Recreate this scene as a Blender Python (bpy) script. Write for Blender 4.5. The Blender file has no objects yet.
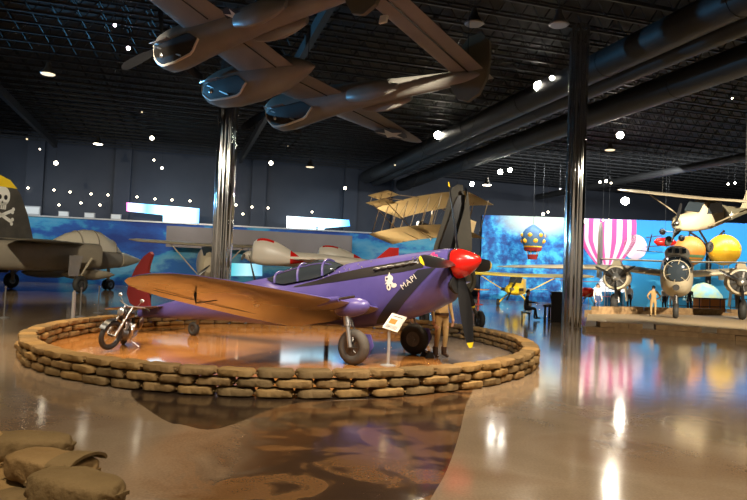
import bpy, math, random
from math import sin, cos, pi, radians as R
from mathutils import Vector, Matrix
rnd = random.Random(7)
SC = bpy.context.scene
COL = SC.collection
# ------------------------------------------------------------------ camera and site frame
F_PX, PITCH, ROLL, EYE = 650.0, R(2.1), R(2.3), 1.83
_c, _s, _cr, _sr = cos(PITCH), sin(PITCH), cos(ROLL), sin(ROLL)
def ray(px, py):
    dx, dy = px-373.5, py-250
    a, b = dx*_cr+dy*_sr, -dx*_sr+dy*_cr
    u = -b/F_PX
    return Vector((a/F_PX, _c-u*_s, _s+u*_c))
def D(px, py, y):                       # the place at depth y that is seen at px, py
    d = ray(px, py); return Vector((0,0,EYE))+d*(y/d.y)
def G(px, py, z=0.0):                   # the place at height z that is seen at px, py
    d = ray(px, py); return Vector((0,0,EYE))+d*((z-EYE)/d.z)
cam = bpy.data.objects.new('camera', bpy.data.cameras.new('camera')); COL.objects.link(cam)
right = Vector((_cr, -_s*_sr, _c*_sr)); up = Vector((-_sr, -_s*_cr, _c*_cr)); fw = Vector((0,_c,_s))
cam.matrix_world = Matrix(((right.x,up.x,-fw.x,0),(right.y,up.y,-fw.y,0),(right.z,up.z,-fw.z,EYE),(0,0,0,1)))
cam.data.sensor_width = 36; cam.data.lens = F_PX/747*36; cam.data.clip_end = 300
SC.camera = cam
HY = R(16.5)
E1 = Vector((-sin(HY), cos(HY), 0)); E2 = Vector((cos(HY), sin(HY), 0))
def B(u, v, z): return E2*u+E1*v+Vector((0,0,z))
def UV(p): return (p.dot(E2), p.dot(E1))
# ------------------------------------------------------------------ materials
def mat(name, rgb, rough=.5, metal=0., var=None, scale=5., detail=4., bump=0., bscale=40., emit=None, es=0., spec=.5, alpha=1., trans=0., coat=0.):
    m = bpy.data.materials.new(name); m.use_nodes = True
    nt = m.node_tree; b = nt.nodes['Principled BSDF']
    b.inputs['Base Color'].default_value = (*rgb,1); b.inputs['Roughness'].default_value = rough
    b.inputs['Metallic'].default_value = metal; b.inputs['Specular IOR Level'].default_value = spec
    b.inputs['Coat Weight'].default_value = coat; b.inputs['Transmission Weight'].default_value = trans
    tc = nt.nodes.new('ShaderNodeTexCoord')
    if var is not None:
        n = nt.nodes.new('ShaderNodeTexNoise'); n.inputs['Scale'].default_value = scale; n.inputs['Detail'].default_value = detail
        nt.links.new(tc.outputs['Object'], n.inputs['Vector'])
        r = nt.nodes.new('ShaderNodeValToRGB'); r.color_ramp.elements[0].position = .35; r.color_ramp.elements[1].position = .65
        r.color_ramp.elements[0].color = (*rgb,1); r.color_ramp.elements[1].color = (*var,1)
        nt.links.new(n.outputs['Fac'], r.inputs['Fac']); nt.links.new(r.outputs['Color'], b.inputs['Base Color'])
    if bump:
        n2 = nt.nodes.new('ShaderNodeTexNoise'); n2.inputs['Scale'].default_value = bscale; n2.inputs['Detail'].default_value = 7
        nt.links.new(tc.outputs['Object'], n2.inputs['Vector'])
        bp = nt.nodes.new('ShaderNodeBump'); bp.inputs['Strength'].default_value = bump; bp.inputs['Distance'].default_value = .03
        nt.links.new(n2.outputs['Fac'], bp.inputs['Height']); nt.links.new(bp.outputs['Normal'], b.inputs['Normal'])
    if emit:
        b.inputs['Emission Color'].default_value = (*emit,1); b.inputs['Emission Strength'].default_value = es
    return m
def nodes_of(name):
    m = bpy.data.materials.new(name); m.use_nodes = True
    return m, m.node_tree, m.node_tree.nodes, m.node_tree.nodes['Principled BSDF']
M = {}
M['concrete_wall'] = mat('dark blue grey wall paint', (.035,.042,.06), .7, var=(.045,.052,.07), scale=.4)
M['ceiling'] = mat('dark roof deck', (.030,.030,.031), .8, var=(.042,.042,.042), scale=.5)
M['joist'] = mat('dark steel joist', (.022,.022,.023), .6)
M['duct'] = mat('dark painted duct', (.022,.022,.022), .55, var=(.030,.030,.029), scale=.7)
M['chrome'] = mat('polished column cladding', (.80,.79,.76), .09, 1.)
M['palewall'] = mat('pale plaster wall', (.42,.38,.33), .8, var=(.36,.32,.28), scale=.3)  # pale tone chosen so these unseen walls bounce fill light
M['purple'] = mat('purple aircraft paint', (.080,.066,.26), .33, var=(.108,.088,.32), scale=1.4, coat=.25)
M['belly'] = mat('pale grey glossy underside paint', (.23,.205,.19), .18, var=(.30,.265,.24), scale=1.2, coat=.4)
M['navy'] = mat('dark navy band paint', (.022,.024,.040), .45)
M['soot'] = mat('black exhaust streak paint', (.012,.010,.012), .5)
M['black'] = mat('black gloss paint', (.012,.012,.013), .3)
M['blackmatte'] = mat('matt black', (.012,.012,.012), .75)
M['rubber'] = mat('tyre rubber', (.025,.024,.022), .7)
M['tyregrey'] = mat('dusty tyre rubber', (.075,.068,.058), .75)
M['red'] = mat('glossy red paint', (.70,.012,.008), .22, coat=.5)
M['yellow'] = mat('yellow paint', (.86,.60,.02), .4)
M['white'] = mat('white paint', (.80,.79,.74), .45)
M['silver'] = mat('bare aluminium', (.62,.62,.62), .3, .85)
M['steel'] = mat('dark engine steel', (.16,.15,.14), .35, .9)
M['glass'] = mat('cockpit glazing', (.03,.04,.05), .06, 0., spec=.6)
M['sandbag'] = mat('burlap', (.215,.130,.052), .95, var=(.275,.175,.076), scale=3., bump=.9, bscale=13., spec=.1)
M['sandbag_b'] = mat('darker burlap', (.16,.105,.046), .95, var=(.21,.14,.064), scale=3., bump=.9, bscale=13., spec=.1)
M['sandbag_c'] = mat('golden burlap', (.265,.158,.057), .95, var=(.31,.195,.078), scale=3., bump=.9, bscale=13., spec=.1)
M['oliveplane'] = mat('olive brown underside paint', (.215,.20,.175), .42, var=(.27,.25,.215), scale=.8)
M['olivedark'] = mat('dark olive paint', (.11,.10,.065), .5, var=(.14,.125,.085), scale=1.)
M['well'] = mat('recess shade and dark joints', (.018,.015,.012), .7)
M['ringfloor'] = mat('orange stained concrete', (.42,.19,.055), .085, var=(.33,.135,.035), scale=.8, spec=.5)
M['ringgrey'] = mat('grey polished concrete', (.19,.15,.12), .2, var=(.23,.18,.14), scale=1.)
M['navygrey'] = mat('grey jet paint', (.23,.20,.16), .45, var=(.30,.26,.20), scale=.5)
M['jetolive'] = mat('dull dark grey jet paint', (.10,.088,.066), .5, var=(.15,.13,.095), scale=.6)
M['finblack'] = mat('black fin paint', (.05,.046,.04), .5, var=(.08,.072,.06), scale=2.)
M['jettan'] = mat('pale tan grey jet paint', (.36,.30,.21), .4, var=(.42,.36,.26), scale=.6)
M['fabric'] = mat('unbleached muslin', (.62,.50,.31), .8, var=(.68,.56,.36), scale=1.)
def cloth():
    m, nt, N, b = nodes_of('unbleached translucent muslin'); b.inputs['Base Color'].default_value = (.70,.56,.34,1); b.inputs['Roughness'].default_value = .9
    tr = N.new('ShaderNodeBsdfTranslucent'); tr.inputs[0].default_value = (.85,.72,.50,1); mx = N.new('ShaderNodeMixShader'); mx.inputs[0].default_value = .6
    nt.links.new(b.outputs[0], mx.inputs[1]); nt.links.new(tr.outputs[0], mx.inputs[2]); nt.links.new(mx.outputs[0], N['Material Output'].inputs[0]); return m
M['fabric'] = cloth()
M['wood'] = mat('spruce strut', (.40,.30,.18), .6)
M['bomberwing'] = mat('pale cream bomber wing paint', (.62,.54,.38), .45, var=(.68,.60,.44), scale=.6)
M['b25'] = mat('tan olive bomber paint', (.37,.31,.21), .45, var=(.44,.375,.26), scale=.6)
M['cream'] = mat('cream white aircraft paint', (.72,.66,.54), .35)
M['maroon'] = mat('maroon fin paint', (.20,.018,.018), .4)
M['khaki'] = mat('khaki cloth', (.34,.22,.09), .9, var=(.42,.28,.12), scale=6.)
M['skin'] = mat('skin', (.50,.28,.19), .55)
M['hair'] = mat('dark hair', (.03,.02,.015), .6)
M['boot'] = mat('dark brown leather', (.045,.022,.012), .35)
M['jacket_tan'] = mat('tan jacket cloth', (.40,.25,.10), .9)
M['cloth_white'] = mat('white shirt cloth', (.70,.68,.66), .9)
M['cloth_dark'] = mat('dark cloth', (.02,.022,.03), .9)
M['cloth_red'] = mat('red cloth', (.35,.03,.03), .9)
M['jeans'] = mat('blue denim', (.04,.06,.14), .9)
M['balloonblue'] = mat('blue balloon cloth with ochre spots', (.06,.15,.30), .6)
M['orange'] = mat('orange balloon cloth', (.62,.22,.03), .5)
M['ball'] = mat('amber yellow balloon cloth', (.85,.45,.02), .4)
M['green'] = mat('green trim cloth', (.10,.22,.10), .6)
M['stone'] = mat('rough stone coping', (.30,.19,.09), .85, var=(.20,.12,.055), scale=4.)
M['stonetop'] = mat('pale stone platform', (.40,.29,.17), .7, var=(.36,.28,.18), scale=2.)
M['sign'] = mat('white sign card', (.72,.72,.70), .5)
M['greypole'] = mat('grey post paint', (.40,.40,.40), .4, .3)
M['mastpink'] = mat('pink dot paint', (.65,.05,.22), .4)
M['greywall'] = mat('taupe balcony front', (.17,.135,.115), .7, var=(.20,.16,.14), scale=.4)
def lamp_mat(name, rgb, s):
    m = mat(name, (.8,.8,.8), .5, emit=rgb, es=s); m.cycles.emission_sampling = 'NONE'; return m
M['lamp_hot'] = lamp_mat('bright warm lamp lens', (1,.93,.78), 60)
M['lamp_mid'] = lamp_mat('warm lamp lens', (1,.88,.66), 14)
M['lamp_dim'] = lamp_mat('dim amber lamp lens', (1,.80,.50), 1.1)
M['lamp_cool'] = lamp_mat('cool pink lamp lens', (1,.78,.92), 18)
# polished concrete floor
def floor_mat(name, cols, pos, scale, rough=.17, dist=.6, fade=None):
    m, nt, N, b = nodes_of(name)
    tc = N.new('ShaderNodeTexCoord')
    n = N.new('ShaderNodeTexNoise'); n.inputs['Scale'].default_value = scale; n.inputs['Detail'].default_value = 5; n.inputs['Distortion'].default_value = dist
    nt.links.new(tc.outputs['Object'], n.inputs['Vector'])
    r = N.new('ShaderNodeValToRGB'); e = r.color_ramp.elements
    while len(e) < len(cols): e.new(.5)
    for i, (c, p) in enumerate(zip(cols, pos)): e[i].position = p; e[i].color = (*c,1)
    nt.links.new(n.outputs['Fac'], r.inputs['Fac'])
    src = r.outputs['Color']
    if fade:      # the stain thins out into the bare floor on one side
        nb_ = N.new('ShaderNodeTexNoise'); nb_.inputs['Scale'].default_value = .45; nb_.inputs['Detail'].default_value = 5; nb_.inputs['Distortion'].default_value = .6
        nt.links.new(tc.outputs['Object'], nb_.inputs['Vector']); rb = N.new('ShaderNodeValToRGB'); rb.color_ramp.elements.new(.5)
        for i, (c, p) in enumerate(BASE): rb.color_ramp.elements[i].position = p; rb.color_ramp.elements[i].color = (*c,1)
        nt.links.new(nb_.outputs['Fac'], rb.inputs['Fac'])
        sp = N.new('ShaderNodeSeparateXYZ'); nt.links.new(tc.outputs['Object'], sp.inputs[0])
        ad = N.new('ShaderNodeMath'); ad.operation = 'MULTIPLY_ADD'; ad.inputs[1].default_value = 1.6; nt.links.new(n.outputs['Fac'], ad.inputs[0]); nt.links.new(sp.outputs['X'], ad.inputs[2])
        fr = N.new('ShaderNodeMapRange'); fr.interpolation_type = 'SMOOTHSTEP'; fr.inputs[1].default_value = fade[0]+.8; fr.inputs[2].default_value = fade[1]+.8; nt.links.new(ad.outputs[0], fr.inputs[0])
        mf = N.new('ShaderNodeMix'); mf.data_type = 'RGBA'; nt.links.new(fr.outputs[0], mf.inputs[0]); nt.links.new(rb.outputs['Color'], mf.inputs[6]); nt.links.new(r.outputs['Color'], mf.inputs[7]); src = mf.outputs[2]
    f = N.new('ShaderNodeTexNoise'); f.inputs['Scale'].default_value = 42; f.inputs['Detail'].default_value = 4
    nt.links.new(tc.outputs['Object'], f.inputs['Vector'])
    mx = N.new('ShaderNodeMix'); mx.data_type = 'RGBA'; mx.blend_type = 'MULTIPLY'; mx.inputs[0].default_value = .5
    g = N.new('ShaderNodeValToRGB'); g.color_ramp.elements[0].position = .3; g.color_ramp.elements[1].position = .7
    g.color_ramp.elements[0].color = (.55,.55,.55,1)
    nt.links.new(f.outputs['Fac'], g.inputs['Fac'])
    nt.links.new(src, mx.inputs[6]); nt.links.new(g.outputs['Color'], mx.inputs[7])
    nt.links.new(mx.outputs[2], b.inputs['Base Color'])
    b.inputs['Roughness'].default_value = rough
    w = N.new('ShaderNodeTexNoise'); w.inputs['Scale'].default_value = 3.5; w.inputs['Detail'].default_value = 2
    nt.links.new(tc.outputs['Object'], w.inputs['Vector'])
    bp = N.new('ShaderNodeBump'); bp.inputs['Strength'].default_value = .05; bp.inputs['Distance'].default_value = .03
    nt.links.new(w.outputs['Fac'], bp.inputs['Height']); nt.links.new(bp.outputs['Normal'], b.inputs['Normal'])
    return m
BASE = [((.23,.165,.10),.3),((.31,.225,.145),.5),((.225,.14,.076),.7)]
M['floor'] = floor_mat('polished grey brown concrete', [c for c, p in BASE], [p for c, p in BASE], .45, .105)
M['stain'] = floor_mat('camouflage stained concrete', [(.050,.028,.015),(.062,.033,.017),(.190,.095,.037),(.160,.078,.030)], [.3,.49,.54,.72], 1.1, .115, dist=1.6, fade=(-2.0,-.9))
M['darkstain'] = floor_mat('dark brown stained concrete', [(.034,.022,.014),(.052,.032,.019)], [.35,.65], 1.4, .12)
# painted cloud mural
def mural_left():
    m, nt, N, b = nodes_of('painted clouds on deep blue sky')
    tc = N.new('ShaderNodeTexCoord'); mp = N.new('ShaderNodeMapping'); mp.inputs['Scale'].default_value = (.055,.055,.12)
    nt.links.new(tc.outputs['Object'], mp.inputs['Vector'])
    n = N.new('ShaderNodeTexNoise'); n.inputs['Scale'].default_value = 1.6; n.inputs['Detail'].default_value = 7; n.inputs['Roughness'].default_value = .6
    nt.links.new(mp.outputs['Vector'], n.inputs['Vector'])
    r = N.new('ShaderNodeValToRGB'); e = r.color_ramp.elements
    e.new(.5); e.new(.5); e.new(.5)
    for i, (p, c) in enumerate([(.42,(.003,.028,.17)),(.50,(.006,.075,.30)),(.53,(.03,.24,.42)),(.58,(.10,.30,.42)),(.63,(.006,.10,.34))]): e[i].position = p; e[i].color = (*c,1)
    nt.links.new(n.outputs['Fac'], r.inputs['Fac']); nt.links.new(r.outputs['Color'], b.inputs['Base Color'])
    b.inputs['Roughness'].default_value = .7
    return m
M['mural_left'] = mural_left()
def mural_right():
    m, nt, N, b = nodes_of('painted blue sky with hazy trees')
    tc = N.new('ShaderNodeTexCoord'); sx = N.new('ShaderNodeSeparateXYZ'); nt.links.new(tc.outputs['Object'], sx.inputs[0])
    n = N.new('ShaderNodeTexNoise'); n.inputs['Scale'].default_value = .9; n.inputs['Detail'].default_value = 8; n.inputs['Roughness'].default_value = .68
    nt.links.new(tc.outputs['Object'], n.inputs['Vector'])
    tree = N.new('ShaderNodeValToRGB'); e = tree.color_ramp.elements; e.new(.5)
    for i, (p, c) in enumerate([(.42,(.002,.040,.19)),(.51,(.004,.14,.40)),(.60,(.04,.36,.60))]): e[i].position = p; e[i].color = (*c,1)
    nt.links.new(n.outputs['Fac'], tree.inputs['Fac'])
    sky = N.new('ShaderNodeValToRGB'); e = sky.color_ramp.elements; e.new(.5)
    for i, (p, c) in enumerate([(0,(.03,.24,.40)),(.6,(.006,.24,.52)),(1,(.004,.15,.48))]): e[i].position = p; e[i].color = (*c,1)
    zr = N.new('ShaderNodeMapRange'); zr.inputs[1].default_value = 0; zr.inputs[2].default_value = 7.3
    nt.links.new(sx.outputs['Z'], zr.inputs[0]); nt.links.new(zr.outputs[0], sky.inputs['Fac'])
    n3 = N.new('ShaderNodeTexNoise'); n3.inputs['Scale'].default_value = .25; n3.inputs['Detail'].default_value = 3
    nt.links.new(tc.outputs['Object'], n3.inputs['Vector'])
    ad = N.new('ShaderNodeMath'); ad.operation = 'MULTIPLY_ADD'; ad.inputs[1].default_value = 8; nt.links.new(n3.outputs['Fac'], ad.inputs[0]); nt.links.new(sx.outputs['X'], ad.inputs[2])
    xr = N.new('ShaderNodeMapRange'); xr.inputs[1].default_value = 12.5; xr.inputs[2].default_value = 16.5
    nt.links.new(ad.outputs[0], xr.inputs[0])
    mx = N.new('ShaderNodeMix'); mx.data_type = 'RGBA'
    nt.links.new(xr.outputs[0], mx.inputs[0]); nt.links.new(tree.outputs['Color'], mx.inputs[6]); nt.links.new(sky.outputs['Color'], mx.inputs[7])
    hx = N.new('ShaderNodeMapping'); hx.vector_type = 'POINT'; hx.inputs['Location'].default_value = (-4.7/4.2,0,-7.1/2.0); hx.inputs['Scale'].default_value = (1/4.2,0,1/2.0)
    nt.links.new(tc.outputs['Object'], hx.inputs['Vector']); ln = N.new('ShaderNodeVectorMath'); ln.operation = 'LENGTH'; nt.links.new(hx.outputs[0], ln.inputs[0])
    hz = N.new('ShaderNodeMapRange'); hz.inputs[1].default_value = 1.0; hz.inputs[2].default_value = .35; hz.interpolation_type = 'SMOOTHSTEP'; nt.links.new(ln.outputs['Value'], hz.inputs[0])
    m2 = N.new('ShaderNodeMix'); m2.data_type = 'RGBA'; m2.inputs[7].default_value = (.36,.44,.38,1)
    nt.links.new(hz.outputs[0], m2.inputs[0]); nt.links.new(mx.outputs[2], m2.inputs[6])
    nt.links.new(m2.outputs[2], b.inputs['Base Color']); b.inputs['Roughness'].default_value = .75
    return m
M['mural_right'] = mural_right()
M['pinkstripe'] = mat('painted magenta stripes', (.50,.04,.20), .7)
M['palepink'] = mat('painted pale pink balloon', (.60,.44,.50), .7)
M['palewhite'] = mat('painted hazy white', (.74,.74,.66), .7)
def screen_mat(name, stops, s, axis='X', lo=0., hi=1.):
    m, nt, N, b = nodes_of(name)
    tc = N.new('ShaderNodeTexCoord'); sx = N.new('ShaderNodeSeparateXYZ'); nt.links.new(tc.outputs['Object'], sx.inputs[0])
    mr = N.new('ShaderNodeMapRange'); mr.inputs[1].default_value = lo; mr.inputs[2].default_value = hi
    nt.links.new(sx.outputs[axis], mr.inputs[0])
    r = N.new('ShaderNodeValToRGB'); e = r.color_ramp.elements
    while len(e) < len(stops): e.new(.5)
    for i, (p, c) in enumerate(stops): e[i].position = p; e[i].color = (*c,1)
    nt.links.new(mr.outputs[0], r.inputs['Fac']); nt.links.new(r.outputs['Color'], b.inputs['Emission Color'])
    b.inputs['Emission Strength'].default_value = s; b.inputs['Base Color'].default_value = (.02,.02,.02,1)
    return m
# ------------------------------------------------------------------ mesh building
def frame(axis):
    a = Vector(axis).normalized(); t = Vector((0,0,1)) if abs(a.z) < .9 else Vector((1,0,0))
    u = a.cross(t).normalized(); return a, u, a.cross(u)
class MB:
    def __init__(s): s.v, s.f, s.m = [], [], []
    def add(s, vs, fs, m=0):
        k = len(s.v); s.v += [Vector(p) for p in vs]
        for f in fs: s.f.append([k+i for i in f]); s.m.append(m)
        return s
    def box(s, c, size, rot=None, m=0, taper=1.):
        hx, hy, hz = [q/2 for q in size]; vs = []
        for z in (-hz, hz):
            t = taper if z > 0 else 1.
            for x, y in ((-hx,-hy),(hx,-hy),(hx,hy),(-hx,hy)): vs.append(Vector((x*t,y*t,z)))
        if rot is not None: vs = [rot@p for p in vs]
        c = Vector(c)
        return s.add([p+c for p in vs], [(3,2,1,0),(4,5,6,7),(0,1,5,4),(1,2,6,5),(2,3,7,6),(3,0,4,7)], m)
    def loft(s, rings, cap=True, m=0, closed=True):
        n = len(rings[0]); vs = [p for r in rings for p in r]; fs = []
        for i in range(len(rings)-1):
            for j in range(n if closed else n-1):
                k = (j+1) % n
                fs.append((i*n+j, i*n+k, (i+1)*n+k, (i+1)*n+j))
        if cap: fs.append(tuple(reversed(range(n)))); fs.append(tuple((len(rings)-1)*n+j for j in range(n)))
        return s.add(vs, fs, m)
    def tube(s, pts, r, n=8, m=0):
        pts = [Vector(p) for p in pts]; rs = r if isinstance(r, (list,tuple)) else [r]*len(pts)
        rings = []; pu = None
        for i, p in enumerate(pts):
            t = (pts[min(i+1,len(pts)-1)]-pts[max(i-1,0)])
            a, u, w = frame(t)
            if pu is not None:
                u = (pu - a*pu.dot(a)).normalized(); w = a.cross(u)
            pu = u
            rings.append([p+(u*cos(2*pi*k/n)+w*sin(2*pi*k/n))*rs[i] for k in range(n)])
        return s.loft(rings, True, m)
    def lathe(s, prof, org, axis, n=24, m=0, sx=1., sy=1.):
        a, u, w = frame(axis); o = Vector(org)
        return s.loft([[o+a*t+(u*cos(2*pi*k/n)*sx+w*sin(2*pi*k/n)*sy)*max(r,.0005) for k in range(n)] for t, r in prof], True, m)
    def ell(s, c, r, rot=None, n=16, k=10, m=0):
        c = Vector(c); rings = []
        for i in range(k+1):
            th = pi*i/k; z = -cos(th); q = max(sin(th), .01)
            ring = [Vector((r[0]*q*cos(2*pi*j/n), r[1]*q*sin(2*pi*j/n), r[2]*z)) for j in range(n)]
            rings.append([c+(rot@p if rot is not None else p) for p in ring])
        return s.loft(rings, True, m)
    def torus(s, c, axis, R_, r, n=28, k=10, m=0, sq=1.):
        a, u, w = frame(axis); c = Vector(c); rings = []
        for i in range(n):
            d = u*cos(2*pi*i/n)+w*sin(2*pi*i/n)
            rings.append([c+d*(R_+r*cos(2*pi*j/k))+a*(r*sq*sin(2*pi*j/k)) for j in range(k)])
        rings.append(rings[0])
        return s.loft(rings, False, m)
    def poly(s, pts, m=0): return s.add(pts, [tuple(range(len(pts)))], m)
    def prism(s, pts, d, m=0):
        d = Vector(d); n = len(pts); p = [Vector(q) for q in pts]
        fs = [tuple(reversed(range(n))), tuple(range(n,2*n))]+[(i,(i+1)%n,n+(i+1)%n,n+i) for i in range(n)]
        return s.add(p+[q+d for q in p], fs, m)
    def wing(s, secs, n=9, m_up=0, m_lo=0):     # secs: (leading edge, chord vector aft, thickness vector)
        t = [(1-cos(pi*i/n))/2 for i in range(n+1)]
        def h(x): return 5*.5*(.2969*math.sqrt(x)-.126*x-.3516*x*x+.2843*x**3-.1036*x**4)*2
        rings = []
        for le, ch, th in secs:
            le, ch, th = Vector(le), Vector(ch), Vector(th)
            rings.append([le+ch*x+th*h(x)*.5 for x in reversed(t)]+[le+ch*x-th*h(x)*.5 for x in t[1:-1]])
        N = len(rings[0]); vs = [p for r in rings for p in r]; k = len(s.v); s.v += vs
        for i in range(len(rings)-1):
            for j in range(N):
                q = (j+1) % N
                s.f.append([k+i*N+j, k+i*N+q, k+(i+1)*N+q, k+(i+1)*N+j]); s.m.append(m_up if j < n else m_lo)
        s.f.append([k+j for j in reversed(range(N))]); s.m.append(m_up)
        s.f.append([k+(len(rings)-1)*N+j for j in range(N)]); s.m.append(m_up)
        return s
    def xf(s, fn): s.v = [Vector(fn(p)) for p in s.v]; return s
    def build(s, name, mats, parent=None, ang=40, fix=True):
        me = bpy.data.meshes.new(name); me.from_pydata([tuple(p) for p in s.v], [], s.f); me.update()
        if not isinstance(mats, (list,tuple)): mats = [mats]
        for q in mats: me.materials.append(M[q] if isinstance(q, str) else q)
        me.polygons.foreach_set('material_index', s.m)
        if fix:
            import bmesh
            bm = bmesh.new(); bm.from_mesh(me); bmesh.ops.recalc_face_normals(bm, faces=bm.faces); bm.to_mesh(me); bm.free()
        me.polygons.foreach_set('use_smooth', [True]*len(me.polygons))
        me.set_sharp_from_angle(angle=R(ang)); me.update()
        o = bpy.data.objects.new(name, me); COL.objects.link(o)
        if parent is not None: o.parent = parent
        return o
def tag(o, label=None, cat=None, group=None, kind=None):
    if label: o['label'] = label
    if cat: o['category'] = cat
    if group: o['group'] = group
    if kind: o['kind'] = kind
    return o
def thing(name, loc, label, cat, rz=0., group=None, mw=None):
    o = bpy.data.objects.new(name, None); o.empty_display_size = .2; COL.objects.link(o)
    if mw is not None: o.matrix_world = mw
    else: o.location = loc; o.rotation_euler = (0,0,rz)
    return tag(o, label, cat, group)
def struct(o): o['kind'] = 'structure'; return o
def copy_tree(o, parent=None):
    c = o.copy(); COL.objects.link(c)
    if parent is not None: c.parent = parent
    for ch in list(o.children):
        d = ch.copy(); COL.objects.link(d); d.parent = c
        for g in list(ch.children):
            q = g.copy(); COL.objects.link(q); q.parent = d
    return c
def star(c, u, w, r, n=5):
    return [Vector(c)+u*(cos(pi/2+pi*i/n)*(r if i%2==0 else r*.40))+w*(sin(pi/2+pi*i/n)*(r if i%2==0 else r*.40)) for i in range(2*n)]
def disc(c, u, w, r, n=24): return [Vector(c)+u*r*cos(2*pi*i/n)+w*r*sin(2*pi*i/n) for i in range(n)]
def sgnp(x, e): return math.copysign(abs(x)**e, x)
def ring_se(x, w, zt, zb, e=2.3, n=28, yc=0.):
    zc, h = (zt+zb)/2, (zt-zb)/2
    return [Vector((x, yc+w*sgnp(cos(2*pi*k/n), 2/e), zc+h*sgnp(sin(2*pi*k/n), 2/e))) for k in range(n)]
def wheel(parent, c, axis, rad, wid, tyre='rubber', hub='steel', name='wheel'):
    w = MB(); a = Vector(axis).normalized(); rr = wid/2
    w.torus(c, axis, rad-rr, rr, 28, 10)
    t = w.build(name, tyre, parent)
    h = MB().lathe([(-wid*.34,.001),(-wid*.34,rad-rr*1.7),(-wid*.2,rad-rr*1.5),(wid*.2,rad-rr*1.5),(wid*.34,rad-rr*1.7),(wid*.34,.001)], c, axis, 24)
    h.lathe([(-wid*.5,.001),(-wid*.5,rad*.17),(wid*.5,rad*.17),(wid*.5,.001)], c, axis, 12)
    for k in range(8):
        _, u, q = frame(a); d = u*cos(k*pi/4)+q*sin(k*pi/4)
        h.tube([Vector(c)+d*rad*.15+a*wid*.36, Vector(c)+d*(rad-rr*1.9)+a*wid*.36], rad*.03, 5)
        h.tube([Vector(c)+d*rad*.15-a*wid*.36, Vector(c)+d*(rad-rr*1.9)-a*wid*.36], rad*.03, 5)
    h.build('wheel_hub', hub, t)
    return t
def blade_mb(hub, ax, d, r0, r1, chord, m_tip=1, tip_len=.12, beta=25, m=0):
    ax, d = Vector(ax).normalized(), Vector(d).normalized(); t = ax.cross(d)
    mb = MB(); secs = []
    L = [(0,.45),(.15,.62),(.35,.95),(.6,1.),(.80,.9),(.925,.72),(.93,.70),(1.,.32)]
    for q, ch in L:
        b = R(beta+28*(1-q)-10); cv = (t*cos(b)+ax*sin(b)); nv = (ax*cos(b)-t*sin(b))
        p = Vector(hub)+d*(r0+(r1-r0)*q); c = chord*ch
        secs.append([p+cv*c*x+nv*c*.07*y for x, y in ((-.5,0),(-.2,1),(.25,.8),(.5,0),(.25,-.5),(-.2,-.5))])
    mb.loft(secs, True, m)
    n = 6
    for i, f in enumerate(mb.f):
        if min(f)//n >= 6 or (len(f) == 6 and i == len(mb.f)-1): mb.m[i] = m_tip
    return mb
# ------------------------------------------------------------------ the hall
CEIL = 12.0
def slab(name, pts, d, m):
    return struct(MB().prism(pts, d).build(name, m))
slab('floor', [B(-45,-12,-.3), B(95,-12,-.3), B(95,66,-.3), B(-45,66,-.3)], (0,0,.3), 'floor')
slab('ceiling', [B(-45,-12,CEIL+1.2), B(95,-12,CEIL+1.2), B(95,66,CEIL+1.2), B(-45,66,CEIL+1.2)], (0,0,.3), 'ceiling')
slab('wall_back', [B(-45,64,0), B(95,64,0), B(95,64.4,0), B(-45,64.4,0)], (0,0,CEIL+1.2), 'concrete_wall')
slab('wall_left', [B(-45.4,-12,0), B(-45,-12,0), B(-45,64,0), B(-45.4,64,0)], (0,0,CEIL+1.2), 'palewall')
slab('wall_right', [B(95,-12,0), B(95.4,-12,0), B(95.4,64,0), B(95,64,0)], (0,0,CEIL+1.2), 'palewall')
slab('wall_front', [B(-45,-12.4,0), B(95,-12.4,0), B(95,-12,0), B(-45,-12,0)], (0,0,CEIL+1.2), 'palewall')
for i, px in enumerate((40, 122, 262, 366, 424)):      # wall piers
    u = UV(D(px, 200, 60))[0]
    slab('trim_%d' % (i+1), [B(u-.7,63.5,0), B(u+.7,63.5,0), B(u+.7,64,0), B(u-.7,64,0)], (0,0,CEIL+1.2), 'concrete_wall')
# roof joists: open-web trusses side by side
jb = MB()
for zz, q in ((CEIL+1.05,.09), (CEIL+.25,.10)): jb.box((25,0,zz), (138,q,q*.9))
for k in range(138):
    x = -44+k
    jb.tube([(x,0,CEIL+1.05),(x+.5,0,CEIL+.25)], .028, 3); jb.tube([(x+.5,0,CEIL+.25),(x+1,0,CEIL+1.05)], .028, 3)
joist = struct(jb.build('ceiling_joist', 'joist')); joist.rotation_euler = (0,0,HY)
for k in range(44):
    o = joist if k == 0 else joist.copy()
    if k: COL.objects.link(o)
    o.location = B(0, 2+1.4*k, 0)
# girders and ducts that run the length of the hall
def along(px, py, z):
    return UV(G(px, py, z))[0]
def duct(name, u, z, r, n=16, v0=6, v1=62, m='duct'):
    mb = MB(); mb.tube([B(u,v0,z), B(u,v1,z)], r, n)
    for k in range(8): mb.tube([B(u,v0+4+7*k-.06,z), B(u,v0+4+7*k+.06,z)], r*1.03, n)
    o = struct(mb.build(name, m)); return o
duct('trim_11', along(700,18,CEIL-.6), CEIL-.6, .62)
duct('trim_12', along(700,42,CEIL-1.0), CEIL-1.0, .42)
duct('trim_13', along(700,76,CEIL-1.1), CEIL-1.1, .62)
duct('trim_14', along(740,158,CEIL-1.2), CEIL-1.2, .30)
for i, (px, py) in enumerate(((36,128),(300,60))):
    u = along(px, py, CEIL-.2)
    slab('trim_%d' % (15+i), [B(u-.14,4,CEIL-.3), B(u+.14,4,CEIL-.3), B(u+.14,62,CEIL-.3), B(u-.14,62,CEIL-.3)], (0,0,.55), 'duct')
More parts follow.
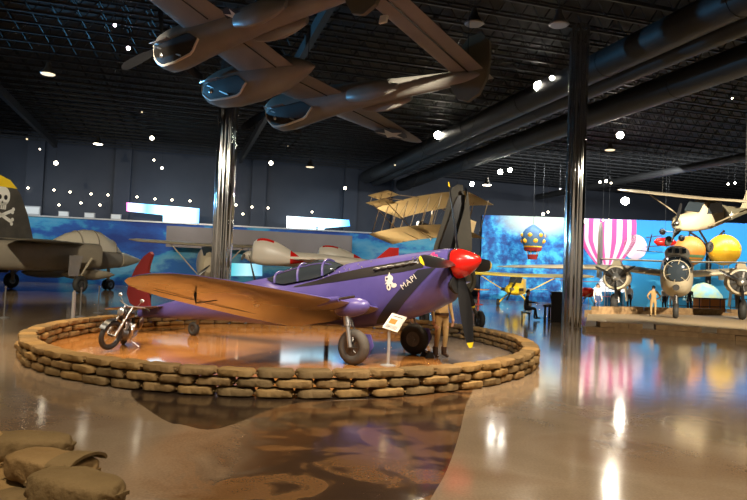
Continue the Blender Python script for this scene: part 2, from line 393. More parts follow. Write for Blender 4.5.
# clad columns
def column(name, px, y, rad, z1):
    p = D(px, 270, y); n = 160; rings = []
    for z in (0, .15, 3.0, 3.06, 6.0, 6.06, 9.0, 9.06, z1):
        k = .985 if abs(z-round(z)) > .03 and z > 1 and z < z1 else 1.
        rings.append([Vector((p.x+cos(2*pi*j/n)*rad*k*(1-.13*abs(cos(5*2*pi*j/n))**3), p.y+sin(2*pi*j/n)*rad*k*(1-.13*abs(cos(5*2*pi*j/n))**3), z)) for j in range(n)])
    return struct(MB().loft(rings).build(name, 'chrome', ang=60))
column('column_1', 221, 29, .45, CEIL+.2)
column('column_2', 573, 26, .38, CEIL+.2)
# ------------------------------------------------------------------ floor stains
def stain(name, pix, m, z):
    pts = []; n = len(pix)
    for i in range(n):        # rounded outline through the corner points
        p0, p1, p2, p3 = [G(*pix[(i+k) % n]) for k in (-1,0,1,2)]
        for t in (0,.25,.5,.75):
            pts.append((p1*2+(p2-p0)*t+(p0*2-p1*5+p2*4-p3)*t*t+(p1*3-p0-p2*3+p3)*t**3)*.5)
    pts = [Vector((p.x,p.y,0)) for p in pts]
    return struct(MB().prism(pts, (0,0,z)).build(name, m))
RC, RA, RB_ = Vector((-1.84,15.95,0)), 5.55, 6.55
def ringpt(a, k=0.): return Vector((RC.x+(RA+k)*cos(a), RC.y+(RB_+k)*sin(a), 0))
struct(MB().prism([ringpt(2*pi*i/72, .05) for i in range(72)], (0,0,.004)).build('floor_ring_grey', 'ringgrey'))
pts = [ringpt(2*pi*i/144, .0) for i in range(144)]
cut0, cut1 = G(436,350), G(412,322)
def side(p): return (p.x-cut0.x)*(cut1.y-cut0.y)-(p.y-cut0.y)*(cut1.x-cut0.x)
keep = [p for p in pts if side(p) < 0]
k0 = max(range(len(keep)), key=lambda i: (keep[i]-keep[i-1]).length); keep = keep[k0:]+keep[:k0]
struct(MB().prism(keep, (0,0,.007)).build('floor_ring_orange', 'ringfloor'))
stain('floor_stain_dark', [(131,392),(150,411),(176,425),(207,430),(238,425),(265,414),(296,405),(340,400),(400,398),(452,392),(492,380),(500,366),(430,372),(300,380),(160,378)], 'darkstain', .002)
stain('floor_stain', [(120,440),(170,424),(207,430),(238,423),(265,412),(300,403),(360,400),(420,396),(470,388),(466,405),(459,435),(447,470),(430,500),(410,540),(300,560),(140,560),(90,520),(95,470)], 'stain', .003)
# ------------------------------------------------------------------ sandbags
def bag_mesh(L, W, H, seed, n=18, k=14, tie=True, wr=0.):
    r = random.Random(seed); mb = MB(); rings = []
    ph = [r.uniform(0,6) for _ in range(6)]
    for i in range(n+1):
        t = -1+2*i/n; q = max(1-abs(t)**8, .0)**.45
        qw = max(1-abs(t)**7, 0)**.5*(1-.10*(1-abs(t))*0)
        hw, hh = W/2*max(qw*(.93+.07*sin(3*t+ph[0])), .12), H/2*max(q*(.94+.06*sin(4*t+ph[1])), .05)
        ring = []
        for j in range(k):
            a = 2*pi*j/k
            wob = 1+.035*sin(3*a+ph[2]+2*t)+.025*sin(5*t*2+a+ph[3])+wr*sin(16*t+4*sin(2*a+ph[5])+ph[1])*(.3+abs(t)**2)
            ring.append(Vector((L/2*t+.012*sin(2*a+ph[4]), hw*sgnp(cos(a),.42)*wob, hh*sgnp(sin(a),.45)*min(wob,1.0))))
        rings.append(ring)
    mb.loft(rings)
    if tie:   # pinched and stitched end hem
        mb.box((L/2-.014,0,0), (.03,W*.62,H*.12)); mb.box((-L/2+.014,0,0), (.03,W*.62,H*.12))
    return mb
CH = .137
protos = []
for i in range(6):
    o = bag_mesh(.60, .35, CH*1.03, 20+i).build('sandbag', ['sandbag','sandbag_b','sandbag_c'][i % 3])
    protos.append(o)
first_used = set()
def new_bag(i, loc, rz, tilt=0., roll=0., sc=(1,1,1)):
    o = protos[i] if i not in first_used else protos[i].copy()
    if i in first_used: COL.objects.link(o)
    first_used.add(i)
    o.location = loc; o.rotation_euler = (roll, tilt, rz); o.scale = sc
    return o
def ordn(n): return '%d%s' % (n, 'th' if 10 <= n % 100 <= 20 else {1:'st',2:'nd',3:'rd'}.get(n % 10, 'th'))
# arc-length walk of the oval
NA = 2000; cum = [0.]; 
for i in range(NA): cum.append(cum[-1]+(ringpt(2*pi*(i+1)/NA)-ringpt(2*pi*i/NA)).length)
def at_len(s):
    s %= cum[-1]; lo, hi = 0, NA
    while hi-lo > 1:
        mid = (lo+hi)//2
        if cum[mid] <= s: lo = mid
        else: hi = mid
    return 2*pi*(lo+(s-cum[lo])/(cum[hi]-cum[lo]))/NA
SIGN = G(388, 366)
nb = 68; step = cum[-1]/nb
a_sign = min(range(NA), key=lambda i: (ringpt(2*pi*i/NA)-Vector((SIGN.x*.83, SIGN.y*.83, 0))).length)
s_sign = cum[a_sign]
for c, cname in enumerate(('bottom', 'middle', 'top')):
    for k in range(-(nb//2), nb-nb//2):
        a = at_len(s_sign+(k+.5*(c % 2))*step)
        p = ringpt(a, rnd.uniform(-.02,.02)); q = ringpt(a+.001)-ringpt(a-.001)
        o = new_bag(rnd.randrange(6), (p.x, p.y, .004+CH*(c+.5)+c*.001), math.atan2(q.y,q.x)+rnd.uniform(-.05,.05)+(pi if rnd.random()<.5 else 0), 0, 0,
                    (step/.603*rnd.uniform(.985,1.0), rnd.uniform(.92,1.12), rnd.uniform(.94,.985)))
        w = 'leftward' if k < 0 else 'rightward'
        lab = 'tan sandbag, %s course of the oval wall, %s' % (cname, 'in front of the sign post' if k == 0 else '%s %s from the sign post' % (ordn(abs(k)), w))
        tag(o, lab, 'sandbag', 'sandbags of the oval wall round the purple fighter')
# nearby stack, larger bags
bigp = [bag_mesh(.64,.34,.185,50+i,n=48,k=32,tie=True,wr=.035).build('sandbag', ['sandbag_b','sandbag','sandbag_c'][i]) for i in range(3)]
bused = set()
def big_bag(i, loc, rz, label, sc=(1,1,1), tilt=0., roll=0.):
    o = bigp[i] if i not in bused else bigp[i].copy()
    if i in bused: COL.objects.link(o)
    bused.add(i); o.location = loc; o.rotation_euler = (roll,tilt,rz); o.scale = sc
    return tag(o, label, 'sandbag', 'sandbags of the nearby stack')
def big_at(i, px, py, z, deg, label, **kw):
    p = G(px, py, z); return big_bag(i, (p.x,p.y,z), R(deg), label, **kw)
for i, px, py, z, deg, lab in (
    (0, 26, 446, .47, 8, 'olive tan sandbag lying furthest back on top of the nearby stack'),
    (1, 50, 467, .47, -18, 'wrinkled tan sandbag with a dark fold, middle of the stack top'),
    (0, 76, 488, .47, -24, 'smooth tan sandbag at the near corner of the nearby stack top'),
    (2, -30, 450, .47, 70, 'tan sandbag on top at the picture edge beside the olive one'),
    (1, 2, 468, .28, -35, 'brown sandbag below the stack top, end-on at the picture edge'),
    (2, 14, 488, .28, -35, 'rust brown sandbag under the wrinkled top sandbag'),
    (0, 36, 507, .28, -30, 'brown sandbag under the near corner sandbag, cut by the picture edge'),
    (1, 28, 466, .095, -20, 'bottom sandbag under the olive tan one'),
    (2, 62, 497, .095, -25, 'bottom sandbag under the wrinkled one'),
    (0, 100, 520, .095, -25, 'bottom sandbag under the near corner one')):
    bb_ = big_at(i, px, py, z, deg, lab)
    if 'fold' in lab:
        fl_ = MB().loft([[Vector((x, .175*cos(pi*k/12), .060+.055*sin(pi*k/12)*(1+.25*(x-.18)/.15))) for k in range(13)]+[Vector((x, .160*cos(pi*k/12), .052+.045*sin(pi*k/12)*(1+.25*(x-.18)/.15))) for k in range(12,-1,-1)] for x in (.12,.18,.24,.29,.31)])
        fl_.build('folded_flap', 'sandbag_b', bb_)
# ------------------------------------------------------------------ purple fighter
TH = R(32.5); ATT = R(10.5); HUB = 2.1
ca, sa = cos(ATT), sin(ATT)
def A(p): p = Vector(p); return Vector((p.x*ca-p.z*sa, p.y, p.x*sa+p.z*ca+HUB))
def Ai(p): p = Vector(p); z = p.z-HUB; return Vector((p.x*ca+z*sa, p.y, -p.x*sa+z*ca))
fighter = thing('fighter_plane', (1.72,13.2,0), 'purple fighter plane with red spinner standing inside the sandbag oval', 'airplane', -TH)
ST = [(-.08,.37,.33,-.56,2.1),(-.22,.43,.35,-.74,2.2),(-.6,.48,.37,-.86,2.3),(-1.2,.51,.39,-.98,2.3),(-2.0,.52,.42,-1.04,2.3),(-2.7,.51,.43,-1.02,2.2),
      (-3.05,.49,.30,-.90,2.2),(-3.4,.48,.26,-.87,2.2),(-4.5,.45,.26,-.78,2.1),(-4.85,.43,.46,-.74,2.1),(-5.6,.38,.47,-.60,2.),(-6.6,.31,.43,-.42,2.),(-7.8,.22,.36,-.24,2.),(-9.0,.13,.30,-.08,2.),(-10.0,.05,.24,.06,2.)]
def st(x):
    if x >= ST[0][0]: return ST[0][1:]
    for a, b in zip(ST, ST[1:]):
        if b[0] <= x <= a[0]:
            t = (a[0]-x)/(a[0]-b[0]); return [p+(q-p)*t for p, q in zip(a[1:], b[1:])]
    return ST[-1][1:]
def sts(x):
    v = [st(x+d) for d in (-.16,-.08,0,.08,.16)] if x < -.5 else [st(x)]
    return [sum(c)/len(v) for c in zip(*v)]
xs = [-.08,-.12,-.17,-.22,-.3,-.4,-.5]+[-.6-.12*i for i in range(79)]
mb = MB(); mb.loft([ring_se(x, *sts(x)[:3], e=sts(x)[3], n=36) for x in xs]); mb.xf(A)
fus = mb.build('fuselage', 'purple', fighter)
def side_pt(x, z, off=.006, sgn=-1):
    w, zt, zb, e = sts(x); zc, h = (zt+zb)/2, (zt-zb)/2
    q = min(abs((z-zc)/h), .995)
    return A((x, sgn*(w*(1-q**e)**(1/e)+off), z))
def strip(name, rows, m, off=.006, nz=8, parent=fus, sgn=-1):        # rows: (x, z low, z high) down the side
    rr = []
    for (x0,a0,b0), (x1,a1,b1) in zip(rows, rows[1:]):
        n = max(1, int(abs(x1-x0)/.06))
        for i in range(n): t = i/n; rr.append((x0+(x1-x0)*t, a0+(a1-a0)*t, b0+(b1-b0)*t))
    rr.append(rows[-1])
    return MB().loft([[side_pt(x, a+(b-a)*j/nz, off, sgn) for j in range(nz+1)] for x, a, b in rr], False, 0, False).build(name, m, parent)
# markings: the exhaust streak, the diagonal band, lettering and the white figure, on the side that shows
def wpix(px, py):        # seen point carried to the flank, in the level frame of the fuselage
    d = ray(px, py); o = Vector((0,0,EYE)); best = None
    mw = Matrix.Rotation(TH, 4, 'Z')@Matrix.Translation((-1.72,-13.2,0))
    o2, d2 = mw@o, (mw.to_3x3()@d)
    y = -.5; t = (y-o2.y)/d2.y; p = Ai(o2+d2*t); return (p.x, p.z)
for sg in (-1, 1):
    strip('exhaust_streak', [(-.55,.0,.20),(-1.0,-.02,.21),(-1.9,.0,.22),(-2.8,.02,.20),(-3.3,.04,.15),(-4.0,.075,.10)], 'soot', .006, sgn=sg)
    n = 14
    band = MB().loft([[side_pt(-1.98+1.30*t+.42*j/8, -1.0+ (.97*t)*1.0, .008, sg) for j in range(9)] for t in [i/n for i in range(n+1)]], False, 0, False)
    band.build('diagonal_band', 'navy', fus)
txt = bpy.data.curves.new('lettering', 'FONT'); txt.body = 'MAPI'; txt.size = .17; txt.space_character = 1.12
to = bpy.data.objects.new('lettering_source', txt); COL.objects.link(to)
bpy.context.view_layer.update()
dg = bpy.context.evaluated_depsgraph_get(); tm = bpy.data.meshes.new_from_object(to.evaluated_get(dg))
bpy.data.objects.remove(to)
sl = R(28); cs, sn = cos(sl), sin(sl)
L0 = (-1.06,-.39)
lb = MB(); lb.add([side_pt(L0[0]+v.co.x*cs-v.co.y*sn, L0[1]+v.co.x*sn+v.co.y*cs, .014) for v in tm.vertices], [tuple(p.vertices) for p in tm.polygons])
tag(lb.build('lettering', 'white', fus, fix=False), 'white painted letters MAPI')
def flat_on_side(name, m, polys, off):
    b = MB()
    for pl in polys: b.poly([side_pt(ex+(x-ex)*.68, ez+(z-ez)*.72, off) for x, z in pl])
    return b.build(name, m, fus, fix=False)
ex, ez = -1.34, -.19
def circ(x, z, rx, rz, n=14): return [(x+rx*cos(2*pi*i/n), z+rz*sin(2*pi*i/n)) for i in range(n)]
tag(flat_on_side('painted_emblem', 'white', [circ(ex,ez+.10,.13,.11), [(ex-.05,ez+.17),(ex+.0,ez+.30),(ex+.05,ez+.18)], [(ex-.15,ez+.05),(ex-.15,ez+.19),(ex-.03,ez+.17),(ex-.03,ez+.03)],
    [(ex-.17,ez-.03),(ex-.10,ez+.04),(ex+.10,ez+.02),(ex+.05,ez-.06)], circ(ex-.05,ez-.13,.075,.10), circ(ex+.14,ez-.11,.10,.065), [(ex-.02,ez+.02),(ex+.08,ez+.02),(ex+.16,ez-.09),(ex+.06,ez-.09)]], .012), 'small white painted figure emblem')
flat_on_side('emblem_mark', 'black', [circ(ex-.085,ez+.115,.04,.032), circ(ex-.05,ez-.14,.025,.045)], .018)
dots = MB()
for i in range(5):
    for j in range(3): dots.poly([side_pt(-.42-.1*i+.02*j+.022*cos(k*pi/4), .24-.06*j+.022*sin(k*pi/4), .012) for k in range(8)])
# exhaust stacks
for i in range(6):
    for sg in (-1,1):
        p = side_pt(-.72-.17*i, .13, -.02, sg); MB().tube([p, p+Vector((-.05,sg*.05,-.01)), p+Vector((-.14,sg*.07,-.02))], [.030,.034,.036], 8).build('exhaust_stack', 'black', fus)
for i in range(9):   # shiny rivet heads on the cowl
    p = side_pt(-1.9-.16*i+rnd.uniform(-.03,.03), .30-.02*i*.4+rnd.uniform(-.05,.05), .004); dots.ell(p, (.018,.018,.018), None, 6, 4)
dots.build('cowl_fasteners', 'silver', fus, fix=False)
pd = MB()
for (x, z) in ((-.30,.19),(-.38,.25),(-.34,.11)): pd.poly([side_pt(x+.045*cos(k*pi/5), z+.045*sin(k*pi/5), .014) for k in range(10)])
pd.build('cowl_badge', 'mastpink', fus, fix=False)
MB().lathe([(0,.30),(.06,.30)], (-.10,0,-.42), (1,0,0), 24, sx=1.15, sy=.62).xf(A).build('radiator_intake', 'blackmatte', fus)
# spinner and propeller
prop = MB().lathe([(-.10,.28),(-.02,.305),(.0,.305),(.09,.298),(.20,.258),(.32,.195),(.42,.13),(.49,.065),(.52,.012)], (0,0,0), (1,0,0), 32).xf(A).build('spinner', 'red', fighter)
MB().lathe([(-.14,.29),(-.03,.31)], (0,0,0), (1,0,0), 28).xf(A).build('backplate', 'black', prop)
for k in range(4):
    d = Vector((0, sin(k*pi/2), cos(k*pi/2)))
    blade_mb((.04,0,0), (1,0,0), d, .22, 1.70, .30, 1).xf(A).build('propeller_blade', ['black','yellow'], prop)
# wings
secs = []
for s_, le, chd in ((0,-1.70,2.75),(.6,-1.72,2.68),(1.5,-1.76,2.50),(3.0,-1.84,2.14),(4.4,-1.93,1.72),(5.1,-2.03,1.38),(5.45,-2.16,1.05),(5.63,-2.36,.68),(5.70,-2.6,.25)):
    secs.append((s_, le, chd))
for sg, nm in ((-1,'right'),(1,'left')):
    mb = MB().wing([((le, sg*s_, -.74+s_*.138), (-chd,0,-chd*.02), (0,0,max(chd*(.155-.008*s_),.03))) for s_, le, chd in secs], 14, 0, 1).xf(A)
    w = mb.build('wing', ['purple','belly'], fighter, ang=60)
    fl = MB()     # aileron and flap hinge lines, seen as dark grooves
    fl.tube([A((-3.85,sg*.7,-.74+0.7*.138-.065)), A((-3.5,sg*3.1,-.74+3.1*.138-.075)), A((-3.15,sg*5.0,-.74+5*.138-.06))], .006, 5)
    fl.build('hinge_line', 'olivedark', w)
    for i in range(1):
        s_ = 1.95+.34*i; z = -.74+s_*.138-.01; x = -1.79
        MB().tube([A((x-.35,sg*s_,z)), A((x+.15,sg*s_,z))], [.09,.055], 10).build('gun_fairing', 'purple', w)
        MB().tube([A((x+.12,sg*s_,z)), A((x+.50,sg*s_,z))], [.024,.024], 8).build('gun_barrel', 'steel', w)
    MB().tube([A((-2.9,sg*4.35,-.74+4.35*.138-.05)), A((-2.9,sg*4.35,-.74+4.35*.138-.22)), A((-2.4,sg*4.35,-.74+4.35*.138-.24))], [.03,.014,.010], 6).build('pitot_tube', 'black', w)
    MB().lathe([(0,.06),(.05,.04)], A((-2.6,sg*3.2,-.74+3.2*.138-.14)), (0,0,-1), 10).build('landing_light', 'silver', w)
    # tail plane
    MB().wing([((-8.75,sg*.05,.22),(-1.0,0,0),(0,0,.10)),((-8.85,sg*.8,.24),(-.85,0,0),(0,0,.08)),((-9.05,sg*1.3,.26),(-.6,0,0),(0,0,.05)),((-9.25,sg*1.45,.27),(-.25,0,0),(0,0,.02))], 8, 0, 1).xf(A).build('tailplane', ['purple','belly'], fighter)
    # main gear
    top = A((-1.95,sg*1.28,-.66)); ax = Vector((-1.62, sg*1.25, .36))
    g = MB().tube([top, top.lerp(ax,.45)+Vector((0,sg*.08,0)), ], [.085,.075], 12).tube([top.lerp(ax,.42)+Vector((0,sg*.08,0)), ax+Vector((0,sg*.13,0))], [.05,.05], 10).build('gear_leg', 'silver', fighter)
    MB().tube([top.lerp(ax,.15)+Vector((.05,0,0)), top.lerp(ax,.55)+Vector((.10,0,0)), ax+Vector((.05,sg*.12,.12))], .02, 6).build('torque_link', 'steel', g)
    MB().ell(A((-1.83,sg*1.28,-.64)), (.42,.20,.19), Matrix.Rotation(-ATT,3,'Y')).build('gear_fairing', 'purple', w)
    if sg < 0:
        wheel(fighter, ax, (0,1,0), .36, .22, 'tyregrey', 'steel')
    else:
        wheel(fighter, ax, (0,1,0), .36, .22, 'rubber', 'steel')
    MB().prism([Vector((x, ax.y+sg*.155*(1 if sg>0 else -1), z)) for x, z in ((-1.78,.62),(-1.32,.62),(-1.24,.40),(-1.40,.12),(-1.72,.12),(-1.86,.40))], (0,-sg*.02*(1 if sg>0 else -1),0)).build('gear_door', 'purple', g)
# fin and rudder
finp = [Ai(Vector((x,0,z))) for x, z in ((-9.35,.62),(-9.55,1.25),(-9.50,1.75),(-9.36,2.12),(-9.44,2.20),(-9.72,2.05),(-10.02,1.75),(-10.28,1.30),(-10.36,.98),(-10.20,.72),(-9.9,.60))]
MB().prism([p+Vector((0,.045,0)) for p in finp], (0,-.09,0)).xf(A).build('fin', 'maroon', fighter)
MB().tube([A((-7.6,0,-.24)), A((-7.75,0,-.56))], [.05,.045], 8).build('tail_gear_leg', 'steel', fighter)
tw = A((-7.8,0,-.5)); wheel(fighter, (tw.x, 0, .19), (0,1,0), .19, .13, 'rubber', 'steel', 'tail_wheel')
# canopy
def cring(x, zt, w, n=12):
    zb = st(x)[1]-.06
    return [A((x, w*cos(pi*k/n)*(1 if 1 else 1), zb+(zt-zb)*sin(pi*k/n)**.75)) for k in range(n+1)]
cs_ = [(-2.80,.40,.28),(-2.98,.50,.31),(-3.18,.60,.32),(-3.45,.63,.32),(-3.9,.62,.32),(-4.35,.58,.31),(-4.62,.53,.29),(-4.9,.44,.24)]
gl = MB().loft([cring(*c) for c in cs_], False, 0, False).build('canopy', 'glass', fighter)
for i, (x, zt, w) in enumerate(cs_):
    if i in (2,4,6):
        r_ = cring(x, zt+.008, w+.008); MB().tube(r_, .03, 6).build('canopy_frame', 'purple', gl)
for q in (3,9):
    MB().tube([cring(x, zt+.006, w+.006)[q] for x, zt, w in cs_[1:7]], .014, 6).build('canopy_rail', 'purple', gl)
MB().tube([A((-5.5,0,.45)), A((-5.62,0,1.12))], [.028,.010], 6).build('antenna_mast', 'black', fighter)
# ------------------------------------------------------------------ inside the oval
p = G(388,366)
o = thing('information_stand', (p.x,p.y,.008), 'white information card on a slim grey post in front of the purple fighter', 'sign', 0)
MB().lathe([(0,.16),(.012,.16),(.03,.05),(.04,.03)], (0,0,0), (0,0,1), 24).build('base', 'greypole', o)
MB().tube([(0,0,.03),(0,0,.80)], .032, 10).build('post', 'greypole', o)
rt = Matrix.Rotation(R(-24),3,'Z')@Matrix.Rotation(R(48),3,'X')@Matrix.Rotation(R(-14),3,'Z')
cx = Vector((.10,.02,.86))
MB().box(cx, (.36,.40,.02), rt).build('card', 'sign', o)
MB().box(cx+rt@Vector((-.04,.01,.012)), (.16,.12,.004), rt).build('printed_picture', 'orange', o)
b = MB()
for k in range(5): b.box(cx+rt@Vector((.0,-.09-.018*k,.0115)), (.26,.006,.003), rt)
b.box(cx+rt@Vector((0,.14,.0115)), (.22,.018,.003), rt)
b.build('printed_lines', 'steel', o)
p = G(427,357.5)
o = thing('wheel_chock', (p.x,p.y,.008), 'pair of black wheel chocks on the floor beside the boots', 'chock', R(20))
for s_ in (-.13,.13): MB().prism([(-.09,s_-.05,0),(.09,s_-.05,0),(.05,s_-.05,.13),(-.02,s_-.05,.15)], (0,.10,0)).build('block', 'blackmatte', o)
MB().tube([(0,-.12,.10),(.02,0,.13),(0,.12,.10)], .012, 6).build('rope_handle', 'white', o)
# thin post by the left end of the oval, and barrier posts by the jet
def post(px, py, ph, label, nm='barrier_post', r=.022):
    p = G(px, py); o = thing(nm, (p.x,p.y,0), label, 'post')
    MB().lathe([(0,.17),(.02,.17),(.045,.04)], (0,0,0), (0,0,1), 20).build('base', 'greypole', o)
    MB().tube([(0,0,.03),(0,0,ph)], r, 10).build('pole', 'greypole', o)
    MB().lathe([(0,.03),(.05,.034),(.07,.01)], (0,0,ph-.02), (0,0,1), 12).build('cap', 'silver', o)
    return o
post(72, 333.5, 1.05, 'pale slim post at the end of the sandbag oval left of the motorcycle', r=.045)
post(4, 318, .95, 'barrier post at the picture edge below the grey jet tail')
post(80, 317, .95, 'barrier post below the middle of the grey jet')
post(98, 313, .95, 'barrier post behind the motorcycle, below the jet nose')
# ------------------------------------------------------------------ motorcycle
p = G(114,352.5)
mo = thing('motorcycle', (p.x,p.y,.008), 'black and chrome motorcycle parked inside the sandbag oval, front wheel turned', 'motorcycle', R(104)); mo.scale = (.95,.95,.95)
# local x points back from the front contact towards the rear wheel
STR = Matrix.Rotation(R(-34),3,'Z')
LEAN = Matrix.Rotation(R(13),3,'X')
def Lq(q): return LEAN@Vector(q)
def Fq(q): q = Vector(q); v = STR@(q-Vector((.30,0,0))); return LEAN@(v+Vector((.30,0,0)))
fw_ = MB().torus(Vector((0,0,.33)), (0,1,0), .275, .055, 32, 10).xf(Fq).build('front_wheel', 'rubber', mo)
rm = MB().torus((0,0,.33), (0,1,0), .215, .014, 32, 6)
for k in range(18):
    a = 2*pi*k/18; rm.tube([(.03*cos(a+.5),.03*(-1)**k,.33+.03*sin(a+.5)),(.215*cos(a),0,.33+.215*sin(a))], .004, 4)
rm.tube([(0,-.07,.33),(0,.07,.33)], .035, 10); rm.xf(Fq).build('spoked_rim', 'steel', fw_)
for s_ in (-.10,.10): MB().tube([(0,s_,.33),(.13,s_,.62)], .030, 10).tube([(.12,s_,.60),(.30,s_,1.0)], .020, 10).xf(Fq).build('fork_leg', 'silver', mo)
fd = MB(); fd.loft([[Vector((.36*cos(a)*1., y, .33+.36*sin(a))) for y in (-.075,-.04,0,.04,.075)] for a in [R(30+10*i) for i in range(14)]], False, 0, False).xf(Fq).build('front_fender', 'black', mo)
hl = MB().lathe([(-.16,.03),(-.10,.085),(-.02,.10),(.0,.09)], (.08,0,.86), (-1,0,.05), 20).xf(Fq).build('headlamp', 'black', mo)
MB().lathe([(0,.088),(.015,.07),(.022,.01)], (.08,0,.86), (-1,0,.05), 20).xf(Fq).build('lens', 'silver', hl)
hb = MB().tube([(.50,-.38,1.02),(.38,-.34,1.06),(.30,-.16,1.03),(.28,0,1.0),(.30,.16,1.03),(.38,.34,1.06),(.50,.38,1.02)], .014, 8).xf(Fq).build('handlebar', 'silver', mo)
for s_ in (-1,1):
    MB().tube([(.40,.345*s_,1.055),(.52,.385*s_,1.015)], .021, 8).xf(Fq).build('grip', 'rubber', hb)
    MB().tube([(.32,.2*s_,1.04),(.28,.30*s_,1.18)], .007, 5).ell((.28,.31*s_,1.2), (.015,.06,.04)).xf(Fq).build('mirror', 'silver', hb)
rw_ = MB().torus((1.42,0,.33), (0,1,0), .26, .07, 32, 10).xf(Lq).build('rear_wheel', 'rubber', mo)
rm = MB().torus((1.42,0,.33), (0,1,0), .195, .016, 32, 6); rm.tube([(1.42,-.08,.33),(1.42,.08,.33)], .05, 10)
for k in range(18):
    a = 2*pi*k/18; rm.tube([(1.42+.04*cos(a+.5),.03*(-1)**k,.33+.04*sin(a+.5)),(1.42+.195*cos(a),0,.33+.195*sin(a))], .004, 4)
rm.xf(Lq).build('spoked_rim', 'steel', rw_)
MB().loft([[Vector((1.42+.365*cos(a), y, .33+.365*sin(a))) for y in (-.10,-.06,0,.06,.10)] for a in [R(-5+10*i) for i in range(16)]], False, 0, False).xf(Lq).build('rear_fender', 'black', mo)
MB().loft([[Vector((x, w*cos(2*pi*k/14), z+h*sin(2*pi*k/14))) for k in range(14)] for x, w, z, h in ((.36,.04,.86,.03),(.42,.12,.84,.09),(.58,.155,.83,.115),(.75,.13,.81,.10),(.90,.06,.79,.05))]).xf(Lq).build('fuel_tank', 'black', mo)
MB().loft([[Vector((x, w*cos(2*pi*k/12), z+h*sin(2*pi*k/12))) for k in range(12)] for x, w, z, h in ((.84,.05,.74,.03),(.98,.14,.74,.05),(1.15,.17,.76,.06),(1.28,.12,.81,.05),(1.62,.09,.80,.03))]).xf(Lq).build('seat', 'black', mo)
MB().tube([(.30,0,.86),(.40,0,.50),(.52,0,.22),(1.0,0,.20),(1.15,0,.45),(1.42,0,.33)], .025, 8).tube([(.30,0,.86),(.85,0,.72),(1.15,0,.62),(1.5,0,.70)], .022, 8).xf(Lq).build('frame', 'black', mo)
en = MB().lathe([(-.14,.10),(-.12,.14),(.12,.14),(.14,.10)], (.78,0,.34), (0,1,0), 16).box((.95,0,.33), (.26,.22,.20)).xf(Lq).build('engine', 'steel', mo)
for a in (-24, 22):
    cyl = MB(); ax_ = Vector((sin(R(a)),0,cos(R(a))))
    for k in range(9): cyl.lathe([(0,.075),(.008,.085),(.016,.075)], Vector((.78,0,.34))+ax_*(.13+.026*k), ax_, 14)
    cyl.lathe([(0,.06),(.36,.065)], Vector((.78,0,.34)), ax_, 14).xf(Lq).build('cylinder_barrel', 'silver', en)
MB().lathe([(-.03,.085),(.02,.09),(.03,.07)], (.80,-.17,.52), (0,1,0), 16).xf(Lq).build('air_cleaner', 'silver', mo)
for q in (0,1): MB().tube([(.68+.1*q,-.10,.60),(.62+.1*q,-.18,.48),(.80,-.19,.26+.08*q),(1.15,-.19,.24+.08*q),(1.70,-.20,.27+.08*q)], [.022,.022,.022,.034,.040], 10).xf(Lq).build('exhaust_pipe', 'silver', mo)
MB().tube([Lq((.95,-.12,.24)),(.90,-.42,.012)], .012, 6).build('side_stand', 'silver', mo)
for s_ in (-1,1): MB().ell((1.52,.24*s_,.58), (.22,.07,.15)).xf(Lq).build('saddlebag', 'boot', mo)
# ------------------------------------------------------------------ twin-boom aircraft under the roof
def attitude(pos, yaw, pit, bank):
    f = Vector((cos(yaw)*cos(pit), sin(yaw)*cos(pit), sin(pit))); r0 = Vector((sin(yaw),-cos(yaw),0)); u0 = r0.cross(f)
    r = r0*cos(bank)-u0*sin(bank); u = r.cross(f); l = -r
    return Matrix(((f.x,l.x,u.x,pos[0]),(f.y,l.y,u.y,pos[1]),(f.z,l.z,u.z,pos[2]),(0,0,0,1)))
MW = attitude((-3.936,22.899,8.737), R(139.72), R(1.83), R(11.51))@Matrix.Diagonal((.909,1.077,1.077,1))
tb = thing('twin_boom_plane', None, 'olive brown twin-boom airplane hanging overhead below the roof, seen from beneath', 'airplane', mw=MW)
MWI = MW.inverted()
def on_local(px, py, z):
    o = MWI@Vector((0,0,EYE)); d = MWI.to_3x3()@ray(px, py); t = (z-o.z)/d.z; return o+d*t
dih = .098
def wsec(s_, le, ch, sg, th=.15): return ((le, sg*s_, abs(s_)*dih), (-ch,0,-.02*ch), (0,0,ch*th))
WS = ((0,1.20,2.95),(2.44,1.05,2.75),(4.2,.85,2.30),(6.0,.55,1.72),(7.0,.33,1.30),(7.5,.12,.98),(7.8,-.12,.6),(7.93,-.38,.2))
